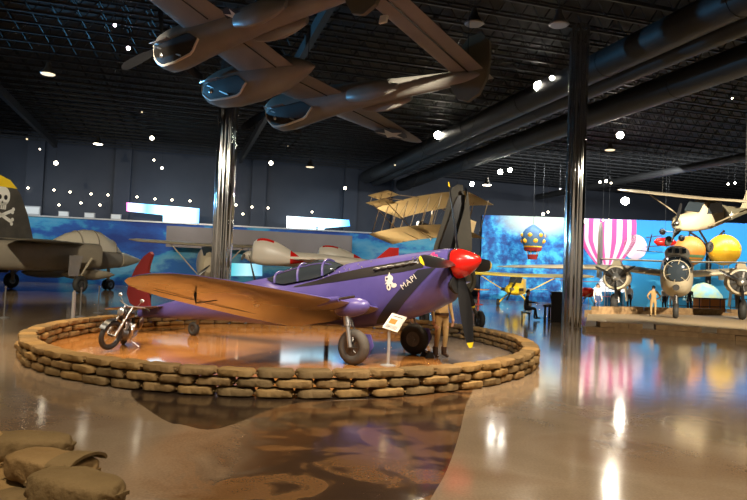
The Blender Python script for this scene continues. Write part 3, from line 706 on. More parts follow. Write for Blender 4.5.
for sg, nm in ((-1,'right'),(1,'left')):
    w = MB().wing([wsec(s_,le,ch,sg) for s_,le,ch in WS], 12, 0, 0).build('wing', 'oliveplane', tb, ang=60)
    hl = MB()
    hl.tube([(-1.05,sg*.5,.05-.15),(-1.0,sg*1.9,.19-.15)], .018, 5).tube([(-.85,sg*3.1,.30-.17),(-.62,sg*6.9,.68-.11)], .018, 5)
    hl.build('hinge_line', 'well', w)
    # insignia on the lower wing skin
    if sg < 0: c = on_local(391,132,.52)
    else: c = on_local(237,15,.20)
    u_ = Vector((1,0,0)); v_ = Vector((0,1,sg*dih)).normalized()
    dn = Vector((0,0,-.035))
    rr = .72 if sg < 0 else .42
    def under(pts): return [Vector((q.x, q.y, abs(q.y)*dih-.26*(1-.06*abs(q.y))*max(.55,1-abs(q.x+.2)/2.6)-.03)) for q in pts]
    ins = MB().poly(under(disc(c, u_, v_, rr)))
    ins.build('insignia_disc', 'navy', w, fix=False)
    ang0 = R(20); uu = u_*cos(ang0)+v_*sin(ang0); vv = v_*cos(ang0)-u_*sin(ang0)
    sp = [q+Vector((0,0,-.012)) for q in under(star(c, uu, vv, rr*.95))]
    MB().poly(sp).build('insignia_star', 'white', w, fix=False)
    # boom
    Y = sg*2.44
    BS = ((3.10,.29,.28,-.36),(2.98,.40,.36,-.62),(2.75,.48,.42,-.84),(2.2,.54,.48,-1.0),(1.5,.56,.52,-.98),(.6,.54,.52,-.82),(-.5,.50,.50,-.66),(-1.8,.44,.44,-.52),(-3.2,.37,.38,-.40),(-4.6,.30,.32,-.32),(-6.0,.24,.27,-.25),(-7.2,.17,.22,-.18),(-7.8,.05,.10,-.06))
    bm_ = MB().loft([[Vector((x, Y+w_*cos(2*pi*k/24), .22+(zt+zb)/2+(zt-zb)/2*sin(2*pi*k/24))) for k in range(24)] for x, w_, zt, zb in BS]).build('boom', 'oliveplane', tb)
    for q in (-1,1):
        MB().loft([[Vector((x, Y+q*(.40)+q*a_*cos(2*pi*k/14)*.6, .05+a_*sin(2*pi*k/14)*1.15)) for k in range(14)] for x, a_ in ((-2.0,.16),(-2.1,.22),(-2.7,.30),(-3.4,.32),(-3.9,.25),(-4.5,.10))]).build('radiator_scoop', 'oliveplane', bm_)
    MB().lathe([(0,.27),(.12,.265),(.32,.19),(.46,.09),(.52,.01)], (3.10,Y,.22), (1,0,0), 20).build('spinner', 'cream', bm_)
    for k in range(3):
        a = R(20+120*k); blade_mb((3.22,Y,.22), (1,0,0), (0,sin(a),cos(a)), .2, 1.72, .30, 1).build('propeller_blade', ['black','black'], bm_)
    # flank bay: shade laid on the closed skin as a dark sheet, pale rim
    def surf(S, x, ph, yc, zo, off):
        for a_, b_ in zip(S, S[1:]):
            if b_[0] <= x <= a_[0]:
                t = (a_[0]-x)/(a_[0]-b_[0]); w_, zt, zb = [p_+(q_-p_)*t for p_, q_ in zip(a_[1:], b_[1:])]
                return Vector((x, yc+(w_+off)*sin(ph), zo+(zt+zb)/2-((zt-zb)/2+off)*cos(ph)))
    def flank_bay(S, x0, x1, p0, p1, yc, zo, par):
        n = 14; X = [x0+(x1-x0)*i/n for i in range(n+1)]
        sh = lambda i: p0+(p1-p0)*(.5-.5*min(1,(i+.01)/2.5, (n-i+.01)/2.5))
        MB().loft([[surf(S, x, (sh(i)+(p1-(sh(i)-p0)-sh(i))*j/6), yc, zo, .012) for j in range(7)] for i, x in enumerate(X)], False, 0, False).build('bay_shade', 'well', par)
        rim = MB().tube([surf(S, X[0], p1, yc, zo, .02)]+[surf(S, x, sh(i), yc, zo, .02) for i, x in enumerate(X)], .042, 6)
        rim.build('bay_rim', 'cream', par)
        d = MB().loft([[surf(S, x, p1, yc, zo, .01), surf(S, x, p1, yc, zo, .01)+Vector((.02,.16,-.03)), surf(S, x, p1, yc, zo, .03)+Vector((.02,.16,.0)), surf(S, x, p1, yc, zo, .03)+Vector((0,0,.02))] for x in X[1:8]]); d.build('bay_door', 'belly', par)
        q = surf(S, X[4], (p0+p1)/2, yc, zo, -.02); MB().ell(q, (.10,.07,.10)).tube([surf(S, X[3], p1-.15, yc, zo, .03), surf(S, X[9], p0+.15, yc, zo, .03)], .03, 6).build('gear_strut', 'silver', par)
    flank_bay(BS, 3.02, -.1, R(26), R(84), Y, .22, bm_)
    # fin at the boom end, above and below
    fp = [(-6.35,.10),(-6.75,.95),(-7.05,1.32),(-7.55,1.38),(-7.95,1.05),(-8.1,.40),(-8.1,-.15),(-7.9,-.62),(-7.5,-.82),(-7.05,-.72),(-6.7,-.35)]
    MB().prism([(x,Y-.05,z+.25) for x, z in fp], (0,.10,0)).build('fin', 'olivedark', tb)  # shade put into the colour: darker olive than the booms
MB().wing([((-6.60,y,.42),(-1.30,0,0),(0,0,.15)) for y in (-3.05,-2.9,-1.2,0,1.2,2.9,3.05)], 8).build('tailplane', 'oliveplane', tb, ang=60)
MB().tube([(-7.32,-2.4,.35),(-7.32,2.4,.35)], .022, 5).build('elevator_hinge', 'well', tb)
MB().box((-6.62,1.0,.30), (.30,.06,.22)).build('mass_balance', 'white', tb)
PS = ((4.05,.05,.0,-.12),(3.95,.26,.22,-.40),(3.6,.46,.40,-.66),(2.9,.58,.52,-.84),(1.8,.62,.60,-.90),(.4,.60,.66,-.82),(-.8,.50,.55,-.62),(-1.6,.34,.38,-.38),(-2.2,.16,.20,-.18),(-2.5,.02,.03,-.04))
pod = MB().loft([[Vector((x, w_*cos(2*pi*k/24), (zt+zb)/2+(zt-zb)/2*sin(2*pi*k/24))) for k in range(24)] for x, w_, zt, zb in PS]).build('centre_pod', 'oliveplane', tb)
flank_bay(PS, 3.75, .5, R(34), R(88), 0, 0, pod)
MB().ell((0.6,0,.62), (1.1,.40,.42)).build('canopy', 'glass', pod)
for (x, y) in ((1.0,-2.44),(1.0,2.44),(-7.2,2.44),(-7.2,-2.44)):
    a_ = MW@Vector((x,y,.5)); b_ = MW.inverted()@Vector((a_.x,a_.y,CEIL+.2))
    MB().tube([(x,y,.5), b_], .012, 5).build('hanging_cable', 'blackmatte', tb)
# ------------------------------------------------------------------ grey jet with the skull on its fin
jp = Vector((-19.9,39.8,0)); jd = Vector((.38,.925,0)).normalized()
jet = thing('fighter_jet', jp, 'grey swing-wing fighter jet parked tail-first, white skull on its dark fin', 'jet', math.atan2(jd.y, jd.x)); jet.scale = (1.1,1.1,1.1)
JF = ((6.6,.04,1.95,1.85),(6.0,.30,2.20,1.60),(4.8,.58,2.50,1.36),(3.4,.72,2.75,1.22),(1.5,.85,2.80,1.30),(0,1.5,2.85,1.5),(-3,1.9,2.80,1.6),(-6,1.8,2.6,1.6),(-8.0,1.0,2.4,1.8))
MB().loft([ring_se(x, w_, zt, zb, 2.6, 28) for x, w_, zt, zb in JF]).build('fuselage', 'navygrey', jet)
MB().loft([ring_se(x, w_, zt, zb, 2.1, 20) for x, w_, zt, zb in ((7.3,.03,1.97,1.90),(6.6,.26,2.16,1.66),(5.7,.47,2.36,1.46),(5.2,.54,2.44,1.38))]).build('nose_cone', 'jettan', jet)
for sg in (-1,1):
    MB().loft([ring_se(x, w_, zt, zb, 3.2, 24, sg*1.45) for x, w_, zt, zb in ((1.9,.62,2.75,1.35),(0,.66,2.75,1.15),(-3,.66,2.65,1.12),(-6.5,.60,2.45,1.15),(-7.6,.50,2.3,1.3))]).build('engine_nacelle', 'navygrey', jet)
    nz = MB().lathe([(0,.52),(.8,.44),(.8,.36),(.1,.40)], (-7.5,sg*1.45,1.82), (-1,0,0), 20).build('exhaust_nozzle', 'steel', jet)
    MB().wing([((2.2,sg*1.2,2.62),(-4.6,0,0),(0,0,.42)),((-.8,sg*2.6,2.66),(-4.2,0,0),(0,0,.34)),((-4.2,sg*4.4,2.60),(-2.3,0,0),(0,0,.18)),((-5.6,sg*5.0,2.56),(-1.0,0,0),(0,0,.08))], 9).build('swept_wing', 'jetolive', jet)
    MB().wing([((-5.4,sg*2.0,1.95),(-2.9,0,0),(0,0,.16)),((-7.9,sg*4.3,1.80),(-1.5,0,0),(0,0,.06))], 8).build('tailplane', 'jetolive', jet)
    fy = sg*1.45
    FO = [(-2.2,2.5),(-2.7,4.0),(-3.2,5.0),(-3.8,5.55),(-4.5,5.78),(-6.5,5.78),(-6.6,4.2),(-6.5,2.5)]
    fin = MB().prism([(x,fy-.07,z) for x, z in FO], (0,.14,0)).build('fin', 'finblack', jet)
    MB().prism([(x,fy-.085,z) for x, z in ((-3.38,5.2),(-3.8,5.57),(-4.5,5.80),(-6.52,5.80),(-6.56,5.2))], (0,.17,0)).build('fin_tip', 'yellow', fin)
    # skull over crossed bones on both faces of each fin
    for fs in (-1,1):
        k = MB(); yy = fy+fs*.078
        def P(x, z): return (-4.15+x, yy, 4.35+z*1.15)
        n = 18
        k.poly([P(.40*cos(2*pi*i/n), .35+.42*sin(2*pi*i/n)) for i in range(n)])
        k.poly([P(-.22,.10),P(.22,.10),P(.20,-.22),P(-.20,-.22)])
        for q in (-1,1):
            k.poly([P(-.62*q,-.28),P(-.55*q,-.16),P(.62*q,-.66),P(.55*q,-.80)])
            for (x, z) in ((-.62*q,-.17),(-.58*q,-.30),(.60*q,-.62),(.56*q,-.80)): k.poly([P(x+.085*cos(pi*i/5), z+.085*sin(pi*i/5)) for i in range(10)])
        k.build('skull_emblem', 'white', fin, fix=False)
        e = MB(); yy = fy+fs*.084
        for q in (-1,1): e.poly([P(q*.16+.10*cos(pi*i/6), .30+.11*sin(pi*i/6)) for i in range(12)])
        e.poly([P(0,.16),P(-.05,.05),P(.05,.05)])
        for x in (-.1,0,.1): e.poly([P(x-.012,-.06),P(x+.012,-.06),P(x+.012,-.2),P(x-.012,-.2)])
        e.build('skull_sockets', 'black', fin, fix=False)
    ml = MB().tube([(-.4,sg*2.2,2.0),(-.2,sg*2.45,1.1),(-.1,sg*2.5,.48)], [.17,.13,.10], 10).tube([(.9,sg*2.3,1.9),(0,sg*2.48,.9)], .06, 8).build('gear_leg', 'jettan', jet)
    MB().prism([(-.9,sg*2.62,.9),(-.3,sg*2.62,.9),(-.1,sg*2.7,2.0),(-1.0,sg*2.7,2.0)], (0,.04,0)).build('gear_door', 'belly', ml)
    wheel(jet, (-.1,sg*2.6,.47), (0,1,0), .47, .32)
    MB().lathe([(-1.8,.02),(-1.4,.20),(-.6,.31),(.6,.31),(1.5,.20),(2.1,.02)], (1.4,sg*1.5,.98), (1,0,0), 16).build('drop_tank', 'jettan', jet)
MB().tube([(4.5,0,1.5),(4.55,0,.35)], .10, 10).build('nose_gear_leg', 'jettan', jet)
for q in (-.16,.16): wheel(jet, (4.55,q,.34), (0,1,0), .34, .2)
cn = MB().loft([[Vector((x, w_*cos(pi*k/14), 2.35+(zt-2.35)*sin(pi*k/14)**.8)) for k in range(15)] for x, zt, w_ in ((5.2,2.42,.36),(4.5,3.1,.60),(3.5,3.55,.70),(2.4,3.6,.70),(1.2,3.3,.60),(.2,2.8,.40))], False, 0, False).build('canopy', 'cream', jet)
for x, zt, w_ in ((4.5,3.1,.60),(3.0,3.57,.70),(1.8,3.45,.66)): MB().tube([Vector((x,(w_+.01)*cos(pi*k/14), 2.35+(zt+.015-2.35)*sin(pi*k/14)**.8)) for k in range(15)], .04, 6).build('canopy_frame', 'navygrey', cn)
# ------------------------------------------------------------------ folded-wing aircraft behind the nose
fo = thing('folded_wing_plane', (D(444,290,23.9).x,23.9,0), 'dark olive folded-wing airplane behind the purple nose, wings standing upright', 'airplane', R(-75))
MB().loft([ring_se(x, w_, 1.75+h, 1.75-h, 2, 20) for x, w_, h in ((1.5,.56,.56),(1.3,.62,.62),(.3,.62,.62),(-1.2,.54,.60),(-3,.36,.42),(-5,.14,.20))]).build('fuselage', 'olivedark', fo)
MB().torus((1.5,0,1.75), (1,0,0), .52, .08).build('cowl_ring', 'olivedark', fo)
for k in range(3): blade_mb((1.72,0,1.75), (1,0,0), (0,sin(k*2.094+.6),cos(k*2.094+.6)), .1, 1.05, .2, 1).build('propeller_blade', ['black','yellow'], fo)
MB().lathe([(0,.18),(.2,.12),(.26,.02)], (1.6,0,1.75), (1,0,0), 16).build('spinner', 'steel', fo)
for sg in (-1,1):
    def fp(px, py, y): q = D(px, py, y); v = q-fo.location; a_ = -R(-75); return Vector((v.x*cos(a_)-v.y*sin(a_), v.x*sin(a_)+v.y*cos(a_), v.z))
    if sg > 0: o_ = [(431,262),(434,246),(442,222),(448,200),(452,188),(457,184.5),(463,185),(464,196),(460,212),(455,232),(452,262)]; y_ = 24.2
    else: o_ = [(454,262),(455,245),(459,228),(464,210),(466,200),(467,190),(465,187),(468,192),(470,210),(472,240),(472,262)]; y_ = 23.6
    MB().prism([fp(*q, y_) for q in o_], fp(450,220,y_+.22)-fp(450,220,y_)).build('folded_wing', 'olivedark', fo)
    if sg > 0: MB().prism([fp(*q, 24.16) for q in ((437,262),(440,245),(449,220),(454,205),(458,196),(465,195),(464,212),(459,235),(456,262))], fp(450,220,24.0)-fp(450,220,24.16)).build('wing_root_panel', 'black', fo)
    MB().tube([(.8,sg*.5,1.4),(.9,sg*1.0,.4)], .06, 8).build('gear_leg', 'steel', fo); wheel(fo, (.9,sg*1.05,.34), (0,1,0), .34, .2)
    MB().box((.3,sg*.55,1.55), (1.1,.5,.16)).build('wing_stub', 'olivedark', fo)
wheel(fo, (-4.6,0,.18), (0,1,0), .18, .1, name='tail_wheel'); MB().tube([(-4.6,0,.2),(-4.4,0,1.7)], .04, 6).build('tail_gear_leg', 'steel', fo)
# ------------------------------------------------------------------ early biplane hanging at the back
fl0 = D(386,222,45); fl1 = D(443,212,37.6)
sd = Vector((fl1.x-fl0.x, fl1.y-fl0.y, 0)); span = sd.length*1.45; sd.normalize(); fwd = Vector((-sd.y, sd.x, 0))
if fwd.x > 0: fwd = -fwd
bi = thing('pioneer_biplane', (fl0.x,fl0.y,fl0.z), 'cream cloth pioneer biplane hanging at the back above the purple nose', 'airplane', math.atan2(fwd.y, fwd.x)); bi.rotation_euler = (0, R(-15), math.atan2(fwd.y, fwd.x))
# local x forward, local -y or +y along the span
ysg = 1 if sd.dot(Vector((-fwd.y, fwd.x, 0))) > 0 else -1
for zz in (-.95, .95):
    MB().wing([((.95,ysg*t*span,zz-.25*(2*t-1)**2),(-1.9,0,-.12),(0,0,.14)) for t in [i/14 for i in range(15)]], 8).build('wing', 'fabric', bi)
for t in [i/8 for i in range(9)]:
    dz = -.25*(2*t-1)**2
    for x in (.75,-.55): MB().tube([(x,ysg*t*span,-.95+dz),(x,ysg*t*span,.95+dz)], .03, 5).build('strut', 'wood', bi)
    if t < 1:
        dz2 = -.25*(2*t+.25-1)**2; MB().tube([(.75,ysg*t*span,-.95+dz),(.75,ysg*(t+.125)*span,.95+dz2)], .008, 4).build('bracing_wire', 'steel', bi)
for zz in (-.25,.25): MB().wing([((3.2,ysg*(span*.3+.2+k),zz+.2),(-.8,0,0),(0,0,.06)) for k in (0,1.5,3.0)], 6).build('elevator', 'fabric', bi)
for y in (.2,1.7,3.2):
    MB().tube([(2.9,ysg*(span*.3+y),-.1),(2.9,ysg*(span*.3+y),.5)], .025, 5).build('elevator_strut', 'wood', bi)
for y in (.6,2.6):
    MB().tube([(2.9,ysg*(span*.3+y),-.05),(1.0,ysg*(span*.3+y),-.95),(-.8,ysg*(span*.3+y),-1.15)], .03, 5).tube([(2.9,ysg*(span*.3+y),.4),(.9,ysg*(span*.3+y),.9)], .025, 5).build('outrigger', 'wood', bi)
for y in (span*.38,span*.62):
    MB().tube([(-1.1,ysg*y,-.4),(-1.1,ysg*y,.4)], .04, 6).build('engine_mount', 'wood', bi)
    MB().box((-1.25,ysg*y,0), (.04,.16,2.4), Matrix.Rotation(R(25),3,'X')).build('pusher_propeller', 'wood', bi)
MB().box((.2,ysg*span*.55,-.75), (.8,.45,.4)).build('engine', 'steel', bi)
for y in (span*.25,span*.75): MB().tube([(0,ysg*y,.9),(0,ysg*y,CEIL-fl0.z)], .01, 4).build('hanging_cable', 'blackmatte', bi)
for y in (-.25,.25): MB().box((-3.1,ysg*(span*.5+y),.0), (.6,.03,1.6)).build('rudder', 'fabric', bi)
for zz in (-.6,.6): MB().tube([(-3.1,ysg*span*.5,zz),(-.9,ysg*span*.5,zz*1.4)], .025, 5).build('tail_outrigger', 'wood', bi)
# ------------------------------------------------------------------ people
def person(loc, rz, label, pose='stand', shirt='cloth_dark', pants='jeans', shoes='boot', hair='hair', h=1.75, name='person', hat=None):
    k = h/1.75; V = []; Rr = []; T = []; Ed = []
    def add(p, r, t, par=None):
        V.append(Vector(p)*k); Rr.append(r*k); T.append(t)
        if par is not None: Ed.append((par, len(V)-1))
        return len(V)-1
    sit = pose == 'sit'; z0 = .52 if sit else .95; ln = .10 if sit else 0.
    pel = add((0,0,z0), .145, 'p'); sp = add((.03*ln*10,0,z0+.2), .125, 's', pel); ch = add((.4*ln,0,z0+.40), .15, 's', sp)
    nk = add((.5*ln+.01,0,z0+.565), .058, 'k', ch); hd = add((.6*ln+.03,0,z0+.64), .082, 'k', nk); ht = add((.6*ln+.03,0,z0+.73), .090, 'k', hd); add((.6*ln+.015,0,z0+.785), .055, 'k', ht)
    add((.6*ln+.135,0,z0+.655), .016, 'k', hd)
    for sg in (-1,1):
        sh = add((.4*ln,sg*.185,z0+.47), .066, 's', ch)
        if pose == 'stand': pts = [((-.02,sg*.255,z0+.19),.047),((.06,sg*.27,z0-.05),.034)]; fd = Vector((.15,0,-1)); sd_ = Vector((1,0,.15))
        elif pose == 'hips': pts = [((-.10,sg*.36,z0+.22),.047),((.07,sg*.22,z0+.06),.034)]; fd = Vector((.8,-sg*.5,-.2)); sd_ = Vector((0,0,1))
        else: pts = [((.10,sg*.24,z0+.22),.046),((.36,sg*.20,z0+.24),.033)]; fd = Vector((1,0,-.1)); sd_ = Vector((0,1,0))
        el = add(pts[0][0], pts[0][1], 's', sh); wr = add(pts[1][0], pts[1][1], 's', el)
        fd.normalize(); sd_.normalize(); pw = Vector(pts[1][0])
        pm = add(pw+fd*.07, .033, 'k', wr)
        for q, L_ in ((-.030,.075),(-.010,.088),(.010,.082),(.030,.064)):
            a = add(pw+fd*.115+sd_*q, .010, 'k', pm); b = add(pw+fd*(.115+L_*.55)+sd_*q*1.1+Vector((0,-sg*.010,-.006)), .009, 'k', a); add(pw+fd*(.115+L_)+sd_*q*1.1+Vector((0,-sg*.03,-.014)), .008, 'k', b)
        a = add(pw+fd*.06+sd_*.045, .011, 'k', pm); add(pw+fd*.10+sd_*.062+Vector((0,-sg*.02,0)), .009, 'k', a)
        hp = add((0,sg*.095,z0-.06), .10, 'p', pel)
        if sit: kn = add((.42,sg*.13,z0-.03), .066, 'p', hp); an = add((.44+.06*sg,sg*.13,.10), .045, 'p', kn)
        else: kn = add((.025,sg*.115,.50), .066, 'p', hp); an = add((-.03,sg*.12,.12), .046, 'p', kn)
        bx = V[an].x/k
        ft = add((bx+.01,sg*.12,.055), .048, 'b', an); add((bx+.17,sg*.14,.040), .038, 'b', ft)
    me = bpy.data.meshes.new('figure'); me.from_pydata([tuple(v) for v in V], Ed, []); me.update()
    o = bpy.data.objects.new('figure', me); COL.objects.link(o)
    o.modifiers.new('Skin', 'SKIN'); sv = me.skin_vertices[0].data
    for i, r in enumerate(Rr): sv[i].radius = (r, r); sv[i].use_root = (i == 0)
    ss = o.modifiers.new('Sub', 'SUBSURF'); ss.levels = 2; ss.render_levels = 2
    bpy.context.view_layer.update(); dg = bpy.context.evaluated_depsgraph_get()
    m2 = bpy.data.meshes.new_from_object(o.evaluated_get(dg)); bpy.data.objects.remove(o)
    m2.materials.clear()
    idx = {'s':0,'p':1,'k':2,'b':3}
    for q in (shirt, pants, 'skin', shoes): m2.materials.append(M[q])
    for pl in m2.polygons:
        c = pl.center; best = 1e9; bt = 's'
        for i, v in enumerate(V):
            d = (c-v).length-Rr[i]*.9
            if d < best: best, bt = d, T[i]
        pl.material_index = idx[bt]; pl.use_smooth = True
    m2.name = 'person'
    b = bpy.data.objects.new(name, m2); COL.objects.link(b); b.location = loc; b.rotation_euler = (0,0,rz)
    tag(b, label, 'person')
    hx, hz = V[ht].x, V[ht].z
    hr = MB(); rings = []
    for i in range(8):
        t = i/7*pi*.52; rings.append([Vector((hx-.015*k+.112*k*sin(t+.02)*cos(a)-(0.02*k if cos(a)>0 else 0)*sin(t), .100*k*sin(t+.02)*sin(a), hz-.0+.115*k*cos(t)-(.07*k*max(0,-cos(a))*sin(t)))) for a in [2*pi*j/16 for j in range(16)]])
    hr.loft(rings).build('hair' if not hat else 'cap', hat or hair, b)
    for sg in (-1,1):
        MB().ell((hx+.080*k,sg*.033*k,hz-.015*k), (.012*k,.014*k,.010*k), None, 8, 5).build('eye', 'black', b)
        MB().ell((hx-.01*k,sg*.090*k,hz-.02*k), (.020*k,.010*k,.032*k), None, 8, 5).build('ear', 'skin', b)
    MB().ell((hx+.082*k,0,hz-.085*k), (.010*k,.026*k,.008*k), None, 8, 5).build('mouth', 'cloth_red', b)
    return b
def belt(b, z, m='black', r=(.155,.175)):
    MB().lathe([(-.03,1),(.03,1)], (0,0,z), (0,0,1), 20).xf(lambda p: Vector((p.x*r[0], p.y*r[1], p.z))).build('belt', m, b)
pl = Vector((1.60,14.75,.008))
pb = person(pl, R(-60), 'khaki-clad figure in brown boots standing behind the propeller, only legs and waist in view', 'stand', 'khaki', 'khaki', 'boot', h=1.74)
belt(pb, .98, 'boot', (.162,.172))
for sg in (-1,1): MB().lathe([(0,.058),(.18,.064),(.19,.05)], (-.028,sg*.12,.06), (0,0,1), 14).build('boot_shaft', 'boot', pb)
def stand(px, py, label, y=None, **kw):
    p = G(px, py) if y is None else Vector((D(px,py,y).x, y, 0)); return person((p.x,p.y,0.02), kw.pop('rz', R(-90)), label, **kw)
stand(146, 311, 'visitor in dark clothes standing beyond the purple wing tip, near the jet nose', shirt='cloth_dark', pants='cloth_dark')
stand(138, 307, 'visitor in tan coat beside the dark-dressed visitor near the jet nose', shirt='jacket_tan', pants='jacket_tan')
# ------------------------------------------------------------------ bomber on the right
BP = Vector((18.7,40,0)); bh = math.atan2(-.905,-.425)
bo = thing('twin_engine_bomber', BP, 'tan olive twin-engine bomber facing the camera on a stone-edged platform', 'airplane', bh); bo.scale = (1.08,1.08,1.08)
FS = ((4.6,.10,2.35,2.05),(4.45,.42,2.75,1.65),(4.0,.66,3.05,1.35),(3.2,.78,3.30,1.18),(2.2,.82,3.45,1.10),(0,.84,3.45,1.08),(-3,.74,3.35,1.3),(-6,.45,3.2,1.9),(-8.5,.2,3.1,2.4))
bf = MB().loft([ring_se(x, w_, zt, zb, 2.6, 28) for x, w_, zt, zb in FS]).build('fuselage', 'b25', bo)
ng = MB().loft([ring_se(x, w_, zt, zb, 2.4, 24) for x, w_, zt, zb in ((4.72,.05,2.5,2.3),(4.62,.40,2.85,1.95),(4.3,.60,3.05,1.75),(3.6,.72,3.22,1.7))]).build('nose_glazing', 'glass', bf)
for a in range(6): 
    MB().tube([Vector((x, w_*cos(a*pi/3+.3), (zt+zb)/2+(zt-zb)/2*sin(a*pi/3+.3))) for x, w_, zt, zb in ((4.66,.3,2.8,2.0),(4.60,.42,2.87,1.93),(4.3,.62,3.07,1.73),(3.6,.74,3.24,1.68))], .022, 5).build('glazing_bar', 'b25', ng)
MB().torus((4.38,0,2.4), (1,0,0), .60, .03, 24, 6).build('glazing_ring', 'b25', ng)
MB().lathe([(-.02,.16),(.0,.16)], (4.62,0,1.62), (1,0,0), 16).build('chin_port', 'well', bf)
ck = MB().loft([ring_se(x, w_, zt, 3.0, 2.4, 20) for x, w_, zt in ((2.9,.48,3.3),(2.2,.62,3.85),(1.2,.62,3.92),(-.2,.5,3.5))]).build('cockpit_canopy', 'cream', bf)
for sg in (-1,0,1): MB().prism([(2.88,sg*.34-.10,3.44),(2.80,sg*.34+.10,3.44),(2.44,sg*.34+.10,3.68),(2.44,sg*.34-.10,3.68)], (.05,0,.03)).build('windscreen_pane', 'glass', ck)
for sg in (-1,1):
    MB().wing([((1.6,sg*.4,2.25),(-3.2,0,.34),(0,0,.62)),((1.5,sg*3.0,2.52),(-3.0,0,.32),(0,0,.58)),((1.2,sg*6.5,2.50),(-2.2,0,.24),(0,0,.42)),((.9,sg*9.4,2.46),(-1.5,0,.16),(0,0,.26)),((.4,sg*10.3,2.46),(-.7,0,.06),(0,0,.08))], 10).build('wing', 'bomberwing', bo)
    nc = MB().lathe([(-3.6,.05),(-2.5,.40),(-.5,.66),(1.2,.72),(2.2,.74),(2.5,.66),(2.52,.55)], (0,sg*3.05,2.05), (1,0,0), 24).build('engine_nacelle', 'b25', bo)
    MB().lathe([(0,.56),(.02,.56)], (2.51,sg*3.05,2.05), (1,0,0), 24).build('cowl_opening', 'well', nc)
    for k in range(9):
        a = 2*pi*k/9; MB().tube([(2.50,sg*3.05+.22*cos(a),2.05+.22*sin(a)),(2.50,sg*3.05+.5*cos(a),2.05+.5*sin(a))], .075, 6).build('engine_cylinder', 'steel', nc)
    MB().lathe([(0,.24),(.2,.20),(.38,.06)], (2.55,sg*3.05,2.05), (1,0,0), 16).build('propeller_hub', 'silver', nc)
    for k in range(3): blade_mb((2.75,sg*3.05,2.05), (1,0,0), (0,sin(k*2.094+1.0),cos(k*2.094+1.0)), .15, 1.2, .16, 1).build('propeller_blade', ['black','black'], nc)
    MB().box((1.6,sg*3.05,2.86), (1.6,.5,.28), None, 0, .7).build('air_scoop', 'b25', nc)
    MB().tube([(.2,sg*3.05,1.5),(.4,sg*3.05,.6)], .12, 10).build('gear_leg', 'steel', bo)
    wheel(bo, (.4,sg*3.05+sg*.22,.56), (0,1,0), .56, .40)
    MB().prism([(-.6,sg*2.7,1.5),(1.2,sg*2.7,1.5),(1.0,sg*2.6,.7),(-.4,sg*2.6,.7)], (0,.04,0)).build('gear_door', 'b25', nc)
    MB().wing([((-7.6,0,3.35),(-1.7,0,0),(0,0,.26)),((-7.6,sg*4.9,3.42),(-1.5,0,0),(0,0,.20))], 8).build('tailplane', 'b25', bo)
    MB().prism([(-7.1,sg*4.95,2.1),(-9.2,sg*4.95,2.0),(-9.4,sg*4.95,3.6),(-9.0,sg*4.95,5.6),(-8.2,sg*4.95,6.05),(-7.5,sg*4.95,5.2)], (0,sg*.16,0)).build('fin', 'olivedark', bo)
MB().tube([(3.4,0,1.3),(3.5,0,.4)], .09, 8).build('nose_gear_leg', 'steel', bo); wheel(bo, (3.5,0,.40), (0,1,0), .40, .3, name='nose_wheel')
MB().ell((-2.2,0,3.45), (.55,.5,.45)).build('top_turret', 'glass', bf)
# stone edged platform round the bomber
def curb(name, pts, hgt, wid, label):
    o = thing(name, pts[0], label, 'kerb'); n = 0
    for a, b in zip(pts, pts[1:]):
        L_ = (b-a).length; d = (b-a).normalized(); q = Vector((-d.y,d.x,0)); m = max(1, int(L_/1.0))
        for i in range(m):
            for c in range(2):
                s0 = (i+.5*c)/m*L_; s1 = min(L_, s0+L_/m*.985); w_ = wid*rnd.uniform(.85,1.05); hh = hgt/2
                A0 = a+d*s0-q*w_/2-pts[0]; A1 = a+d*s1-q*w_/2-pts[0]
                MB().prism([A0+Vector((0,0,hh*c)), A1+Vector((0,0,hh*c)), A1+q*w_+Vector((0,0,hh*c)), A0+q*w_+Vector((0,0,hh*c))], (0,0,hh*rnd.uniform(.9,.995))).build('stone_block', 'stone', o); n += 1
    return o
curb('stone_kerb', [G(584,331), G(640,333.5), G(700,337), G(775,343)], .38, .6, 'low rough stone kerb along the near side of the bomber platform')
curb('stone_kerb', [G(588,314), G(640,314), G(720,315.5), G(790,318)], .45, .5, 'low rough stone kerb behind the bomber wheels')
struct(MB().prism([Vector((q.x,q.y,0)) for q in (G(584,330), G(640,332.5), G(700,336), G(780,342), G(795,318), G(720,315.5), G(650,314), G(588,314))], (0,0,.015)).build('floor_platform', 'stonetop'))
ra = G(683,316)+Vector((0,2.2,0)); rb = G(770,318)+Vector((0,2.2,0)); ra.z = rb.z = 0
fe = thing('railing', ra, 'black railing behind the bomber platform', 'railing'); fv = rb-ra
for z in (.55,1.1): MB().tube([Vector((0,0,z)), fv+Vector((0,0,z))], .03, 6).build('rail', 'black', fe)
for i in range(9): MB().tube([fv*(i/8), fv*(i/8)+Vector((0,0,1.12))], .03, 6).build('railing_post', 'black', fe)
for (px, py, lab, sh, pa, kw) in ((653,317,'man in a tan jacket standing before the bomber with his back turned','jacket_tan','khaki',{'rz':R(80),'pose':'hips'}),
        (664,314.5,'visitor in a white shirt and dark trousers beside the man in tan','cloth_white','cloth_dark',{'rz':R(110),'y':46}),
        (671.5,314,'visitor in a red top and white cap left of the bomber nose wheel','cloth_red','cloth_white',{'rz':R(60),'hat':'white','y':47.2}),
        (689,313.5,'visitor in dark clothes right of the bomber nose wheel','cloth_dark','cloth_dark',{'rz':R(-90),'y':47}),
        (629,313,'visitor in a white top and dark trousers beside the bomber left wheel','cloth_white','cloth_dark',{'rz':R(100),'y':46.8}),
        (597,313,'visitor in a white and grey top beside the chrome column','cloth_white','jeans',{'rz':R(-70)}),
        (738,311,'visitor in dark clothes behind the orange counter and railing','cloth_dark','jeans',{})): stand(px, py, lab, shirt=sh, pants=pa, **kw)
